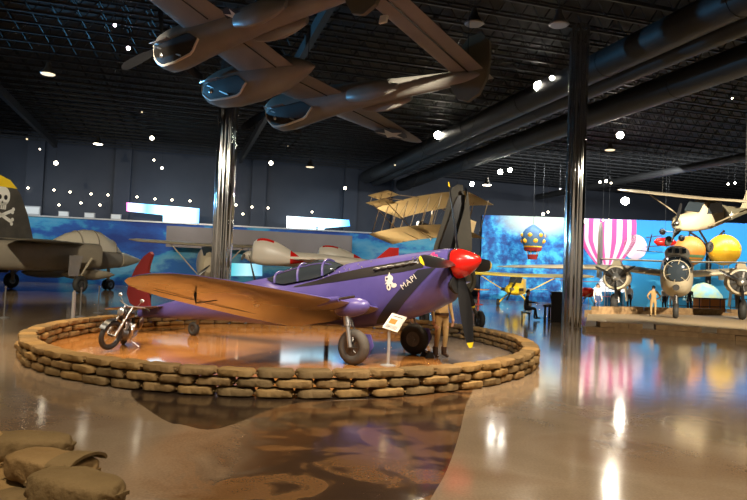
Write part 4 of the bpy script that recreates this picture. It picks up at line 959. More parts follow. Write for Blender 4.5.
p = G(709,313.5); cb = thing('counter', (p.x,p.y,0), 'orange counter behind the railing, right of the bomber nose', 'counter', R(20))
MB().box((0,0,.5), (2.2,.7,1.0)).build('body', 'orange', cb); MB().box((0,0,1.03), (2.35,.85,.06)).build('top', 'wood', cb)
# ------------------------------------------------------------------ murals and far walls
ml = D(480,290,56); mr_ = D(800,290,54); mv = Vector((mr_.x-ml.x, mr_.y-ml.y, 0)); mrz = math.atan2(mv.y, mv.x); ML = mv.length
mu = thing('mural', (ml.x,ml.y,0), 'bright blue sky mural with trees and painted balloons on the right', 'mural', mrz)
MB().box((ML/2,.15,3.65), (ML,.3,7.3)).build('painted_panel', 'mural_right', mu)
MUI = mu.matrix_basis.inverted() if False else (Matrix.Translation((ml.x,ml.y,0))@Matrix.Rotation(mrz,4,'Z')).inverted()
def on_mural(px, py):
    o = MUI@Vector((0,0,EYE)); d = MUI.to_3x3()@ray(px, py); t = -o.y/d.y; q = o+d*t; return q
def paint(name, m, pts, off): return MB().prism([(q.x, -off-.02, min(q.z, 7.29)) for q in pts], (0,.02,0)).build(name, m, mu)
c0 = on_mural(608,232); rb_ = (on_mural(636,232)-c0).length; bot = on_mural(607,272)
def env(t): # half width of the striped balloon against height fraction, bottom to top
    return rb_*min(1, (.10+1.02*sin(min(t,1.)*pi/2)**.9))
top_z = 7.28
def stripe(f0, f1, name, m, off):
    n = 14; z0 = bot.z
    zs = [z0+(top_z-z0)*i/n for i in range(n+1)]; zc = c0.z+.6
    w = lambda z: env((z-z0)/(zc-z0)) if z < zc else rb_*math.sqrt(max(.01,1-((z-zc)/(rb_*1.15))**2))
    a = [Vector((c0.x+w(z)*f0, 0, z)) for z in zs]; b = [Vector((c0.x+w(z)*f1, 0, z)) for z in zs]
    return paint(name, m, a+b[::-1], off)
stripe(-1, 1, 'painted_balloon', 'palepink', .0)
for f in (-.93,-.62,-.22,.22,.60,.92): stripe(f-.085, f+.085, 'painted_stripe', 'pinkstripe', .022)
q = on_mural(635,247); paint('painted_small_balloon', 'palepink', [q+Vector((.98*cos(2*pi*i/24),0,1.05*sin(2*pi*i/24))) for i in range(24)], .022)
slab('wall_partition', [Vector((ml.x,ml.y+.4,0)), Vector((mr_.x,mr_.y+.4,0)), Vector((mr_.x,mr_.y+.9,0)), Vector((ml.x,ml.y+.9,0))], (0,0,7.28), 'concrete_wall')
la, lb_ = D(-40,217,53.5), D(470,238,61)
lv = Vector((lb_.x-la.x, lb_.y-la.y, 0)); lrz = math.atan2(lv.y, lv.x)
mu2 = thing('mural', (la.x,la.y,0), 'deep blue mural of painted clouds behind the grey jet', 'mural', lrz)
MB().box((lv.length/2,.15,2.75), (lv.length,.3,5.5)).build('painted_panel', 'mural_left', mu2)
MB().box((lv.length/2,.12,5.56), (lv.length,.4,.12)).build('cap_rail', 'greypole', mu2)
for i, px in enumerate((28,58,82,107)):
    q = D(px, 214, 54); k = 1.25 if i == 0 else .75
    o = thing('light_box', (q.x, q.y+.6+i*.45, 5.62), ('large pale box','first small pale box after the large one','second small pale box after the large one','third small pale box after the large one')[i]+' on top of the cloud mural wall', 'box', lrz)
    MB().box((0,0,.3*k), (1.1*k,.3,.6*k)).build('housing', 'greypole', o); MB().box((0,-.16,.3*k), (.95*k,.03,.45*k)).build('cover', 'sign', o)
ba, bb = D(166,240,54), D(352,243,58)
slab('wall_balcony', [Vector((p_.x,p_.y,0)) for p_ in (ba, bb, bb+Vector((0,.4,0)), ba+Vector((0,.4,0)))], (0,0,0), 'greywall')
bpy.data.objects.remove(bpy.data.objects['wall_balcony'])
z0, z1 = 3.4, 5.15
slab('wall_balcony', [Vector((p_.x,p_.y,z0)) for p_ in (ba, bb, bb+Vector((0,.4,0)), ba+Vector((0,.4,0)))], (0,0,z1-z0), 'greywall')
# lit wall screens
s1 = screen_mat('cool white projected light', [(0,(.9,.12,.40)),(.06,(.55,.60,1)),(.28,(.10,.55,1)),(.55,(.45,.85,1)),(.8,(.75,.95,1)),(1,(.10,.45,1))], 3.6, 'X', 0, 6.4)
def screen(name, pix, m, label, y):
    o = D(*pix[0], y); P = [D(*q, y)-o for q in pix]
    s = MB().prism(P, (0,.12,0)).build(name, m); s.location = o
    return tag(s, label, 'screen')
screen('light_screen', [(126.5,211),(126.5,202.5),(199,208.5),(198.5,223),(163,222),(163,215)], s1, 'wedge-shaped glowing blue-white screen on the far wall above the jet canopy', 57)
s2 = screen_mat('blue white projected light', [(0,(.85,.95,1)),(.45,(.55,.85,1)),(.8,(.35,.75,1)),(1,(.05,.35,.95))], 3.2, 'X', 0, 6.)
screen('light_screen', [(286.5,229),(286.5,216),(349,220),(350,226),(325,228),(322,232.5),(287,232)], s2, 'glowing blue-white screen on the far wall above the purple canopy', 62)
s3 = screen_mat('cyan lit panel', [(0,(.10,.65,.75)),(.5,(.55,.95,1)),(1,(.15,.55,.8))], 1.0, 'X', 0, 2.4)
screen('light_screen', [(231,276),(231,263),(262,264),(262,276)], s3, 'small cyan lit panel between the chrome column and purple cockpit', 50)
for px, py, lab in ((294,230,'seated silhouette at the lower edge of the glowing screen above the purple canopy'), (317,228,'second dark silhouette before the glowing screen above the purple canopy')):
    q = D(px, py, 60.3); person((q.x,q.y,q.z-1.42), R(90), lab, shirt='cloth_dark', pants='cloth_dark', h=1.5)
bo_ = Vector((0,1.2,0)); slab('floor_balcony', [Vector((p_.x,p_.y,3.9)) for p_ in (ba+bo_, bb+bo_, bb+bo_*3.0, ba+bo_*3.0)], (0,0,.2), 'greywall')
# wall lamps
wl = None
names = {0:'upper row of wall lamps behind the jet', 1:'lower row of wall lamps behind the jet', 2:'wall lamps right of the chrome column'}
for i, (px, py, g) in enumerate(((28,188,0),(54,190,0),(70,192,0),(91,194,0),(108,195,0),(137,197,0),(155,199,0),(172,200,0),(190,201,0),(59,205,1),(81,203,1),(100,205,1),(236,205,2),(252,207,2),(268,208,2),(312,212,2),(243,214,2))):
    q = D(px, py, 62.6)
    lab = ordn(i+1 if g == 0 else i-8 if g == 1 else i-11)+' lamp from the left in the '+names[g]
    if wl is None:
        wl = thing('wall_lamp', q, lab, 'lamp', HY, names[g])
        MB().lathe([(0,.12),(.22,.12),(.3,.10)], (0,.3,0), (0,-1,0), 14).build('housing', 'black', wl); MB().ell((0,-.02,0), (.17,.10,.17), None, 12, 8).build('lens', 'lamp_mid', wl)
        o = wl
    else: o = copy_tree(wl)
    o.location = (q.x, UV(q)[1]*0+q.y, q.z); o['label'] = lab; o['group'] = names[g]
    # push the lamp back onto the wall it hangs on
    u, v = UV(q); t = 63.35/v; o.location = Vector((q.x*t, q.y*t, EYE+(q.z-EYE)*t)); o.scale = (t*.55,)*3
# ------------------------------------------------------------------ ornate balloon, ride, toy flyer
q = D(533,239,51)
ob = thing('hanging_balloon', q, 'blue and ochre ornate balloon with red skirt hanging before the mural', 'balloon')
k = 1.0
e = MB().lathe([(-1.05*k,.28*k),(-.8*k,.5*k),(-.45*k,.76*k),(0,.90*k),(.4*k,.86*k),(.75*k,.62*k),(1.0*k,.28*k),(1.15*k,.05)], (0,0,0), (0,0,1), 28).build('envelope', 'balloonblue', ob)
for i in range(12):
    a = 2*pi*i/12; MB().ell((.80*k*cos(a),.80*k*sin(a),.05+.22*(-1)**i), (.20,.20,.18), None, 10, 6).build('ochre_medallion', 'ball', e)
MB().torus((0,0,-.62*k), (0,0,1), .66*k, .06).build('ochre_band', 'ball', e)
MB().lathe([(-.95*k,.62*k),(-.72*k,.72*k),(-.70*k,.60*k)], (0,0,0), (0,0,1), 20).build('red_skirt', 'cloth_red', ob)
MB().lathe([(-1.6*k,.34*k),(-1.25*k,.42*k),(-1.22*k,.36*k)], (0,0,0), (0,0,1), 16).build('gondola', 'cloth_red', ob)
for i in range(6):
    a = 2*pi*i/6; MB().tube([(.40*k*cos(a),.40*k*sin(a),-1.25*k),(.5*k*cos(a),.5*k*sin(a),-.8*k)], .02, 4).build('gondola_rope', 'ball', ob)
MB().tube([(0,0,1.1*k),(0,0,CEIL-q.z)], .012, 4).build('hanging_cable', 'blackmatte', ob)
rp = D(709,240,52.9); rp.z = 0
rd = thing('balloon_ride', rp, 'fairground ride with amber and orange balloons on dark arms behind the bomber', 'ride')
MB().tube([(0,0,0),(0,0,5.0)], .22, 12).build('mast', 'black', rd); MB().lathe([(0,1.4),(.3,1.2),(.35,.3)], (0,0,0), (0,0,1), 24).build('base', 'black', rd); MB().ell((0,0,5.0), (.55,.55,.3)).build('hub', 'black', rd)
def rel(px, py, y): return D(px, py, y)-rp
c1, c2 = rel(724,250,52.2), rel(689,251,52.6)
for c, m, r_ in ((c1,'ball',1.24),(c2,'orange',1.22)):
    bl = MB().lathe([(-r_*cos(pi*i/16), max(.06,r_*sin(pi*i/16))) for i in range(17)], c, (0,0,1), 28).build('balloon', m, rd)
    tag(bl, 'amber yellow balloon' if m == 'ball' else 'orange balloon with a green band')
    if m == 'orange':
        MB().lathe([(-.62*r_,.79*r_),(-.30*r_,.975*r_),(-.28*r_,.975*r_)], c, (0,0,1), 28).build('green_band', 'green', bl)
    else:
        MB().lathe([(-.08*r_,1.005*r_),(.08*r_,1.005*r_)], c, (0,0,1), 28).build('pale_band', 'yellow', bl)
    MB().lathe([(-1.95*r_,.34),(-1.55*r_,.40),(-1.53*r_,.3)], c, (0,0,1), 16).build('gondola', 'wood', bl)
    for a in (0,2.09,4.19): MB().tube([c+Vector((.34*cos(a),.34*sin(a),-1.55*r_)), c+Vector((.4*cos(a),.4*sin(a),-.9*r_))], .02, 4).build('gondola_rope', 'wood', bl)
    MB().tube([(0,0,5.0),(c.x*.5,c.y*.5,5.75),(c.x,c.y,c.z+r_+.35),(c.x,c.y,c.z+r_-.1)], .10, 8).build('arm', 'black', rd)
q = D(665,242,51)
tf = thing('toy_flyer', q, 'red toy flyer with black wheels and spars hanging left of the balloon ride', 'model')
MB().loft([ring_se(x, w_, h_, -h_, 2, 16) for x, w_, h_ in ((-.85,.05,.08),(-.6,.25,.3),(.1,.32,.36),(.6,.24,.28),(.85,.06,.1))]).build('fuselage', 'red', tf)
for z in (-.42,.42): MB().box((-.9,0,z*.9+0), (.12,2.6,.05)).build('spar', 'black', tf)
MB().tube([(-1.05,0,.55),(-1.35,0,-.8)], .05, 6).build('strut', 'black', tf); MB().tube([(-2.2,0,-.75),(1.0,0,-.85)], .035, 6).build('keel', 'black', tf)
wd = MB().ell((-.35,-.3,.78), (.26,.16,.26)).ell((.72,-.3,.80), (.26,.16,.26)).tube([(-.35,-.3,.78),(.72,-.3,.8)], .05, 6).build('wheel_axle', 'black', tf)
MB().ell((1.25,-.1,.35), (.26,.2,.26)).build('rear_wheel', 'black', tf)
MB().tube([(0,0,.3),(0,0,CEIL-q.z)], .01, 4).build('hanging_cable', 'blackmatte', tf)
# ------------------------------------------------------------------ high-wing observation plane hanging on the right
n0, t0 = D(677,223,30.0), D(800,206,37.5)
hd_ = (n0-t0); yaw = math.atan2(hd_.y, hd_.x); pit = math.asin(hd_.z/hd_.length)
HM = attitude(n0, yaw, pit, R(-9))
hp_ = thing('observation_plane', None, 'tan high-wing observation plane hanging at the upper right', 'airplane', mw=HM)
MB().loft([ring_se(x, w_, zt, zb, 2.5, 20) for x, w_, zt, zb in ((.0,.22,.2,-.25),(-.15,.36,.32,-.38),(-1.2,.46,.42,-.50),(-1.6,.48,.95,-.52),(-2.8,.48,1.0,-.50),(-3.4,.42,.72,-.42),(-5.2,.22,.36,-.16),(-7.0,.06,.26,.04))]).build('fuselage', 'b25', hp_)
for sg in (-1,1): MB().prism([(-1.7,sg*.485,.35),(-3.2,sg*.475,.35),(-3.0,sg*.47,.85),(-1.9,sg*.48,.85)], (0,sg*.012,0)).build('cabin_window', 'glass', hp_)
MB().prism([(-1.22,-.36,.45),(-1.22,.36,.45),(-1.62,.36,.9),(-1.62,-.36,.9)], (.04,0,.03)).build('windscreen', 'glass', hp_)
MB().loft([ring_se(x, w_, zt, zb, 2.3, 20) for x, w_, zt, zb in ((-3.5,.43,.72,-.42),(-5.2,.235,.375,-.175),(-6.9,.08,.28,.03))]).build('rear_fuselage_panel', 'olivedark', hp_)
for sg in (-1,1):
    MB().wing([((-1.35,sg*y,1.05+.02*y),(-1.6+.0*y,0,-.03),(0,0,.2)) for y in (0,2,3.7)]+[((-1.45,sg*4.2,1.13),(-1.2,0,0),(0,0,.1)),((-1.8,sg*4.4,1.14),(-.5,0,0),(0,0,.03))], 8).build('wing', 'jettan', hp_)
    MB().tube([(-2.1,sg*.45,-.25),(-1.9,sg*2.6,1.0)], .035, 6).build('wing_strut', 'b25', hp_)
    MB().tube([(-1.3,sg*.4,-.4),(-1.2,sg*.95,-1.05)], .05, 6).build('gear_leg', 'black', hp_); wheel(hp_, (-1.2,sg*1.02,-1.1), (0,1,0), .26, .16)
    MB().wing([((-6.2,0,.25),(-.9,0,0),(0,0,.08)),((-6.4,sg*1.4,.25),(-.6,0,0),(0,0,.04))], 6).build('tailplane', 'b25', hp_)
    st_ = MB(); st_.poly([(-4.25,sg*.37,.10)]+[] if False else star((-4.3,sg*.36,.10), Vector((1,0,0)), Vector((0,0,1)), .24)); st_.build('insignia_star', 'white', hp_, fix=False)
MB().prism([(-6.0,-.04,.2),(-6.5,-.04,1.2),(-7.0,-.04,1.3),(-7.2,-.04,.2)], (0,.08,0)).build('fin', 'b25', hp_)
sp_ = MB().lathe([(0,.14),(.15,.08),(.2,.01)], (0,0,0), (1,0,0), 14).build('spinner', 'steel', hp_)
for k_ in (0,1): blade_mb((.05,0,0), (1,0,0), (0,sin(pi*k_+.15),cos(pi*k_+.15)), .05, .95, .14, 0).build('propeller_blade', 'black', hp_)
for y in (-2,2):
    a_ = HM@Vector((-2,y,1.1)); b_ = HM.inverted()@Vector((a_.x,a_.y,CEIL+.2)); MB().tube([(-2,y,1.1), b_], .01, 4).build('hanging_cable', 'blackmatte', hp_)
# ------------------------------------------------------------------ yellow high-wing plane
q = G(516,306)
yp = thing('light_plane', (q.x,q.y,0), 'yellow high-wing light plane beyond the red spinner', 'airplane', R(-110)); yp.scale = (1.18,1.18,.90)
k = 1.0
MB().loft([ring_se(x, w_, zt, zb, 2.4, 20) for x, w_, zt, zb in ((1.9,.24,1.55,1.05),(1.75,.40,1.68,.92),(.7,.44,1.75,.85),(.2,.44,2.25,.82),(-1.0,.42,2.25,.80),(-2.2,.28,1.7,.85),(-4.2,.08,1.35,1.05))]).build('fuselage', 'yellow', yp)
MB().prism([(.68,-.34,1.78),(.68,.34,1.78),(.22,.36,2.2),(.22,-.36,2.2)], (.04,0,.03)).build('windscreen', 'glass', yp)
for sg in (-1,1):
    MB().wing([((.35,sg*y,2.26+.03*y),(-1.55,0,.26),(0,0,.34)) for y in (0,2,3.6)]+[((.2,sg*4.1,2.40),(-1.1,0,.18),(0,0,.2)),((-.1,sg*4.3,2.44),(-.5,0,.08),(0,0,.04))], 8).build('wing', 'yellow', yp)
    MB().tube([(.1,sg*.42,.95),(.0,sg*2.2,2.3)], .035, 6).build('wing_strut', 'yellow', yp)
    MB().tube([(.9,sg*.35,.95),(.95,sg*.85,.3)], .05, 6).build('gear_leg', 'yellow', yp); wheel(yp, (.95,sg*.9,.27), (0,1,0), .27, .18)
    MB().wing([((-3.5,0,1.3),(-.8,0,0),(0,0,.07)),((-3.6,sg*1.4,1.3),(-.6,0,0),(0,0,.04))], 6).build('tailplane', 'yellow', yp)
    MB().tube([(1.78,sg*.40,1.30),(1.78,sg*.62,1.30)], .12, 8).build('engine_cylinder', 'steel', yp)
MB().prism([(-3.3,-.03,1.35),(-3.8,-.03,2.1),(-4.3,-.03,2.1),(-4.4,-.03,1.2)], (0,.06,0)).build('fin', 'yellow', yp)
blade_mb((1.98,0,1.32), (1,0,0), (0,.3,.95), .04, .9, .14, 0).build('propeller_blade', 'black', yp); blade_mb((1.98,0,1.32), (1,0,0), (0,-.3,-.95), .04, .9, .14, 0).build('propeller_blade', 'black', yp)
MB().lathe([(0,.15),(.12,.10),(.2,.01)], (1.9,0,1.32), (1,0,0), 14).build('spinner', 'silver', yp); wheel(yp, (-4.0,0,.12), (0,1,0), .12, .08, name='tail_wheel'); MB().tube([(-4.0,0,.12),(-3.9,0,1.1)], .03, 5).build('tail_gear_leg', 'steel', yp)
# ------------------------------------------------------------------ red biplane
q = D(583,312,46.5); q.z = 0
rbp = thing('biplane', q, 'red biplane standing behind the chrome column below the striped balloon', 'airplane', R(-80)); rbp.scale = (.7,.7,.8)
MB().loft([ring_se(x, w_, zt, zb, 2.2, 18) for x, w_, zt, zb in ((1.6,.30,1.75,1.1),(1.4,.42,1.85,1.0),(-.5,.42,1.85,.95),(-3.5,.08,1.5,1.2))]).build('fuselage', 'red', rbp)
for zz, hw in ((1.05,3.4),(2.35,3.6)):
    MB().wing([((.9,y,zz+.02*abs(y)),(-1.2,0,0),(0,0,.13)) for y in (-hw,-hw*.5,0,hw*.5,hw)], 7).build('wing', 'red', rbp)
for y in (-2.4,2.4):
    for x in (.7,.0): MB().tube([(x,y,1.08),(x,y,2.4)], .03, 5).build('wing_strut', 'white', rbp)
for sg in (-1,1): MB().tube([(.9,sg*.3,1.0),(1.0,sg*.75,.3)], .04, 5).build('gear_leg', 'white', rbp); wheel(rbp, (1.0,sg*.8,.3), (0,1,0), .3, .14)
MB().wing([((-2.8,y,1.4),(-.8,0,0),(0,0,.06)) for y in (-1.3,0,1.3)], 6).build('tailplane', 'white', rbp)
MB().prism([(-2.8,-.03,1.45),(-3.2,-.03,2.2),(-3.7,-.03,2.2),(-3.8,-.03,1.3)], (0,.06,0)).build('fin', 'white', rbp)
for k_ in (0,1): blade_mb((1.7,0,1.42), (1,0,0), (0,sin(pi*k_+1),cos(pi*k_+1)), .05, 1.1, .16, 0).build('propeller_blade', 'wood', rbp)
wheel(rbp, (-3.4,0,.12), (0,1,0), .12, .08, name='tail_wheel'); MB().tube([(-3.4,0,.12),(-3.3,0,1.3)], .03, 5).build('tail_gear_leg', 'steel', rbp)
# small tents, parasol, table
for i, (px, py) in enumerate(((601,311),(617,311))):
    q = D(px, py, 53+1.2*i); q.z = 0
    o = thing('tent', q, ('white pointed tent beside the chrome column','white pointed tent between the bomber engine and its twin tent')[i], 'tent', 0, 'white pointed tents')
    MB().loft([[Vector((1.15*s*cos(a),1.15*s*sin(a),z)) for a in [pi/4+pi/2*j for j in range(4)]] for s, z in ((1.0,1.15),(.55,1.45),(.2,1.95),(.03,2.3))]).build('roof', 'white', o)
    for a in range(4): MB().tube([(.78*(1 if a%2 else -1),.78*(1 if a>1 else -1),0),(.78*(1 if a%2 else -1),.78*(1 if a>1 else -1),1.2)], .03, 6).build('pole', 'greypole', o)
q = D(703,310,50.4); q.z = 0
o = thing('parasol', q, 'pale blue and green domed parasol behind the bomber, right of its nose', 'parasol')
dm = MB().lathe([(0,1.45),(.5,1.32),(1.0,.95),(1.3,.5),(1.42,.05)], (0,0,.75), (0,0,1), 20).build('dome', mat('pale mosaic cloth', (.20,.45,.55), .6, var=(.45,.50,.20), scale=1.6), o)
MB().tube([(0,0,0),(0,0,.8)], .06, 8).build('pole', 'greypole', o)
for i, (px, py, y) in enumerate(((478,311,45),(660,311,43))):
    q = D(px, py, y); q.z = 0
    if i: break
    o = thing('cafe_table', q, 'round orange cafe table on a thin post beyond the propeller', 'table')
    MB().lathe([(0,.72),(.05,.74),(.06,.70)], (0,0,1.02), (0,0,1), 24).build('tabletop', 'orange', o); MB().tube([(0,0,0),(0,0,1.04)], .06, 8).build('post', 'cloth_red', o); MB().lathe([(0,.36),(.04,.3)], (0,0,0), (0,0,1), 16).build('base', 'cloth_red', o)
# ------------------------------------------------------------------ piano and player
q = G(556,321)
pi_ = thing('piano', (q.x,q.y,0), 'black upright piano beside the chrome column', 'piano', R(-24)); pi_.scale = (1.12,1.12,1.05)
MB().box((.20,.0,.62), (.62,1.45,1.24)).build('case', 'black', pi_); MB().box((.20,.0,1.26), (.70,1.52,.05)).build('lid', 'black', pi_)
MB().box((-.26,0,.66), (.34,1.40,.09)).build('key_shelf', 'black', pi_); MB().box((-.32,0,.715), (.16,1.25,.02)).build('keys', 'white', pi_)
for s_ in (-.55,.55): MB().box((-.36,s_,.31), (.10,.10,.62), None, 0, .8).build('leg', 'black', pi_)
for s_ in (-.06,.06): MB().box((-.20,s_,.06), (.16,.04,.03)).build('pedal', 'ball', pi_)
MB().box((-.17,0,1.0), (.04,.7,.32), Matrix.Rotation(R(-14),3,'Y')).build('music_desk', 'black', pi_)
bq = Vector((q.x-1.38, q.y+.1, 0))
be = thing('piano_bench', bq, 'black bench under the seated player beside the piano', 'bench', R(-12))
MB().box((0,0,.33), (.42,.75,.06)).build('seat', 'black', be)
for a in (-1,1):
    for b_ in (-1,1): MB().box((.16*a,.32*b_,.15), (.05,.05,.30)).build('leg', 'black', be)
person((bq.x,bq.y,.05), R(-12), 'player in dark clothes seated on the bench at the black piano', 'sit', 'cloth_dark', 'cloth_dark')
# ------------------------------------------------------------------ aircraft between the columns
q = D(206,283,43); q.z = 0
wpn = thing('high_wing_plane', q, 'pale tan high-wing airplane facing the camera behind the left chrome column', 'airplane', R(-68))
MB().loft([ring_se(x, w_, zt, zb, 2.4, 20) for x, w_, zt, zb in ((1.5,.38,2.5,1.5),(1.2,.55,2.7,1.2),(0,.6,3.2,1.0),(-1.5,.5,3.1,1.1),(-5,.1,2.3,1.8))]).build('fuselage', 'jettan', wpn)
for sg in (-1,1):
    MB().wing([((.5,sg*y,3.22+.02*y),(-1.7,0,.22),(0,0,.34)) for y in (0,2.5,4.4)]+[((.3,sg*4.9,3.4),(-1.1,0,0),(0,0,.1))], 8).build('wing', 'jettan', wpn)
    MB().tube([(0,sg*.55,1.3),(0,sg*2.4,3.3)], .04, 6).build('wing_strut', 'jettan', wpn)
    MB().tube([(.6,sg*.4,1.2),(.7,sg*1.1,.35)], .06, 6).build('gear_leg', 'steel', wpn); wheel(wpn, (.7,sg*1.2,.34), (0,1,0), .34, .2)
MB().prism([(1.22,-.4,2.55),(1.22,.4,2.55),(.35,.45,3.1),(.35,-.45,3.1)], (.05,0,.04)).build('windscreen', 'glass', wpn)
for k_ in range(2): blade_mb((1.55,0,2.0), (1,0,0), (0,sin(pi*k_+.8),cos(pi*k_+.8)), .05, 1.1, .16, 0).build('propeller_blade', 'black', wpn)
wheel(wpn, (-4.6,0,.15), (0,1,0), .15, .1, name='tail_wheel'); MB().tube([(-4.6,0,.15),(-4.5,0,1.9)], .04, 5).build('tail_gear_leg', 'steel', wpn)
ay = 27
q = D(330,262,ay)
ae = thing('aerobatic_plane', (q.x,q.y,0), 'white and red aerobatic airplane behind the purple cockpit', 'airplane', R(180))
def al(px, py, y=ay): v = D(px, py, y); return Vector((-(v.x-q.x), -(v.y-q.y), v.z))
nz_ = al(248,251); tl = al(396,261)
MB().loft([[nz_.lerp(tl, t)+Vector((0,r_*cos(2*pi*k/18),r_*sin(2*pi*k/18)*1.05-.22)) for k in range(18)] for t, r_ in ((.0,.16),(.03,.24),(.2,.30),(.45,.30),(.75,.22),(1.,.08))]).build('fuselage', 'cream', ae)
MB().lathe([(-.12,.20),(0,.18),(.14,.10),(.2,.01)], nz_+Vector((.02,0,-.18)), (1,0,0), 14).build('spinner', 'cream', ae)
for k_ in (0,1): blade_mb(nz_+Vector((.10,0,-.1)), (1,0,0), (0,sin(pi*k_+1.9),cos(pi*k_+1.9)), .08, .85, .16, 0).build('propeller_blade', 'black', ae)
for (x0, y0, x1, y1, hh, yy, nm) in ((250,257,304,262,.82,26.2,'near'),(316,258,366,262,.60,28.2,'far')):
    a_, b_ = al(x0,y0,yy), al(x1,y1,yy); mb = MB()
    rows = []
    for t in [i/16 for i in range(17)]:
        prof = (math.sin(min(t*1.0,1)**.50*pi)**.75) if 0 < t < 1 else .02
        c = a_.lerp(b_, t); rows.append([c+Vector((0,.30*prof*cos(2*pi*k/18),hh*prof*(sin(2*pi*k/18) if sin(2*pi*k/18)>0 else .35*sin(2*pi*k/18)))) for k in range(18)])
    mb.loft(rows)
    for i, f in enumerate(mb.f):
        zc = sum((mb.v[j].z for j in f))/len(f); cx_ = sum((mb.v[j].x for j in f))/len(f); base = a_.z
        if zc > base+hh*.78 or cx_ < a_.x+(b_.x-a_.x)*.72: mb.m[i] = 1
    mb.build('wheel_fairing', ['cream','red'], ae)
wa = al(318,258)
MB().wing([(Vector((wa.x+.9,y,wa.z-.10)),(-1.5,0,0),(0,0,.18)) for y in (-3.4,-1.7,0,1.7,3.4)], 8).build('wing', 'cream', ae)
MB().prism([tl+Vector((.9,-.03,0)), tl+Vector((.3,-.03,.55)), tl+Vector((-.1,-.03,.55)), tl+Vector((-.1,-.03,-.1))], (0,.06,0)).build('fin', 'red', ae)
MB().tube([(0,0,0),(0,0,wa.z-.15)], .10, 10).build('display_pylon', 'black', ae); MB().lathe([(0,.7),(.06,.65)], (0,0,0), (0,0,1), 20).build('base', 'black', ae)
# ------------------------------------------------------------------ lamps under the roof
def ceil_pt(px, py, zc=CEIL-.4):
    d = ray(px, py)
    for z in (zc, 11, 10, 9, 8, 7):
        t = (z-EYE)/d.z
        if t*d.y < 52: return Vector((0,0,EYE))+d*t
    return Vector((0,0,EYE))+d*(52/d.y)
hot = {}
def spotlight(px, py, m, r, label, grp=None):
    q = ceil_pt(px, py); rr = r*q.y/F_PX
    o = thing('ceiling_spotlight', q, label, 'spotlight', 0, grp)
    d = (Vector((q.x*.2,2,0))-q).normalized()
    MB().lathe([(-.10,rr*1.0),(-.02,rr*1.05),(rr*2.2,rr*.9),(rr*2.6,rr*.4)], (0,0,0), -d, 14).build('housing', 'blackmatte', o)
    MB().ell(d*rr*.45, (rr*.95,rr*.95,rr*.95), None, 14, 8).build('lens', m, o)
    MB().tube([-d*rr*1.5, Vector((0,0,CEIL+1.17-q.z))], .008, 5).build('stem', 'blackmatte', o)
    return q
LAMPS = [(115,25,'lamp_cool',2.3,'pinkish bright spotlight highest on the left track'),(122,26,'lamp_dim',1.2,'small dim spotlight beside the pinkish one'),(128.5,48,'lamp_cool',2.4,'bright white spotlight second down the left track'),
 (120,55,'lamp_dim',1.2,'small dim spotlight beside the second bright one on the left track'),(142,112,'lamp_dim',1.4,'small spotlight halfway down the left track'),(152,138,'lamp_mid',2.2,'warm spotlight low on the left track'),(154,160,'lamp_mid',1.3,'small spotlight below the warm one on the left track'),(162,168,'lamp_mid',1.5,'lowest small spotlight of the left track'),
 (27,139,'lamp_dim',1.3,'small spotlight at the far left below the girder'),(40,149,'lamp_mid',1.2,'paired small spotlights at the far left under the girder'),(56,163,'lamp_mid',2.2,'warm spotlight low at the far left under the girder'),
 (438,135,'lamp_hot',4.0,'large glaring spotlight below the twin-boom tail'),(395,165,'lamp_dim',1.2,'tiny spotlight right of the pale pendant lamp'),(271,163,'lamp_mid',2.2,'warm spotlight right of the tall chrome column top'),(288,146,'lamp_dim',1.0,'tiny spotlight above the warm one right of the column'),
 (538.5,86,'lamp_hot',5.0,'largest glaring spotlight near the big ducts'),(552,78,'lamp_hot',2.6,'smaller glaring spotlight beside the largest one'),(514,100,'lamp_dim',1.2,'first of three tiny spotlights left of the largest one'),(520,101,'lamp_mid',1.2,'second of three tiny spotlights left of the largest one'),(510,106,'lamp_mid',1.4,'third of three tiny spotlights left of the largest one'),
 (620,135,'lamp_hot',3.6,'glaring yellowish spotlight right of the far column'),(500,172,'lamp_hot',2.6,'bright spotlight of the pair above the blue mural'),(510,170,'lamp_hot',2.2,'second bright spotlight of the pair above the blue mural'),
 (732,98,'lamp_mid',1.6,'spotlight of the cluster at the right edge'),(741,96,'lamp_mid',1.4,'second spotlight of the cluster at the right edge'),(600,182,'lamp_mid',1.5,'spotlight of the triple cluster right of the far column'),(606,181,'lamp_mid',1.6,'second spotlight of the triple cluster right of the far column'),(611,183,'lamp_mid',1.3,'third spotlight of the triple cluster right of the far column'),
 (560,189,'lamp_dim',1.2,'small spotlight left of the far column'),(543,214,'lamp_mid',1.6,'small spotlight over the ornate balloon'),(548,212,'lamp_mid',1.3,'second small spotlight over the ornate balloon'),(625,201,'lamp_hot',4.0,'glaring spotlight at the hanging observation plane wing tip'),(585,221,'lamp_mid',2.0,'warm spotlight at the mural top beside the column'),
 (603,220,'lamp_mid',1.2,'tiny spotlight at the top of the striped balloon'),(609,220,'lamp_mid',1.2,'second tiny spotlight at the top of the striped balloon'),(669,194,'lamp_mid',1.2,'small spotlight above the observation plane wing'),(728,184,'lamp_mid',1.3,'small spotlight above the observation plane tail'),(735,183,'lamp_mid',1.3,'second small spotlight above the observation plane tail'),
 (472,225,'lamp_mid',2.2,'warm spotlight at the left corner of the blue mural'),(472,184,'lamp_hot',2.2,'bright spotlight just right of the upright folded wing'),(345,188,'lamp_mid',1.7,'small spotlight over the second glowing screen')]
LQ = [spotlight(px, py, m, r, lab, 'ceiling spotlights') for px, py, m, r, lab in LAMPS]
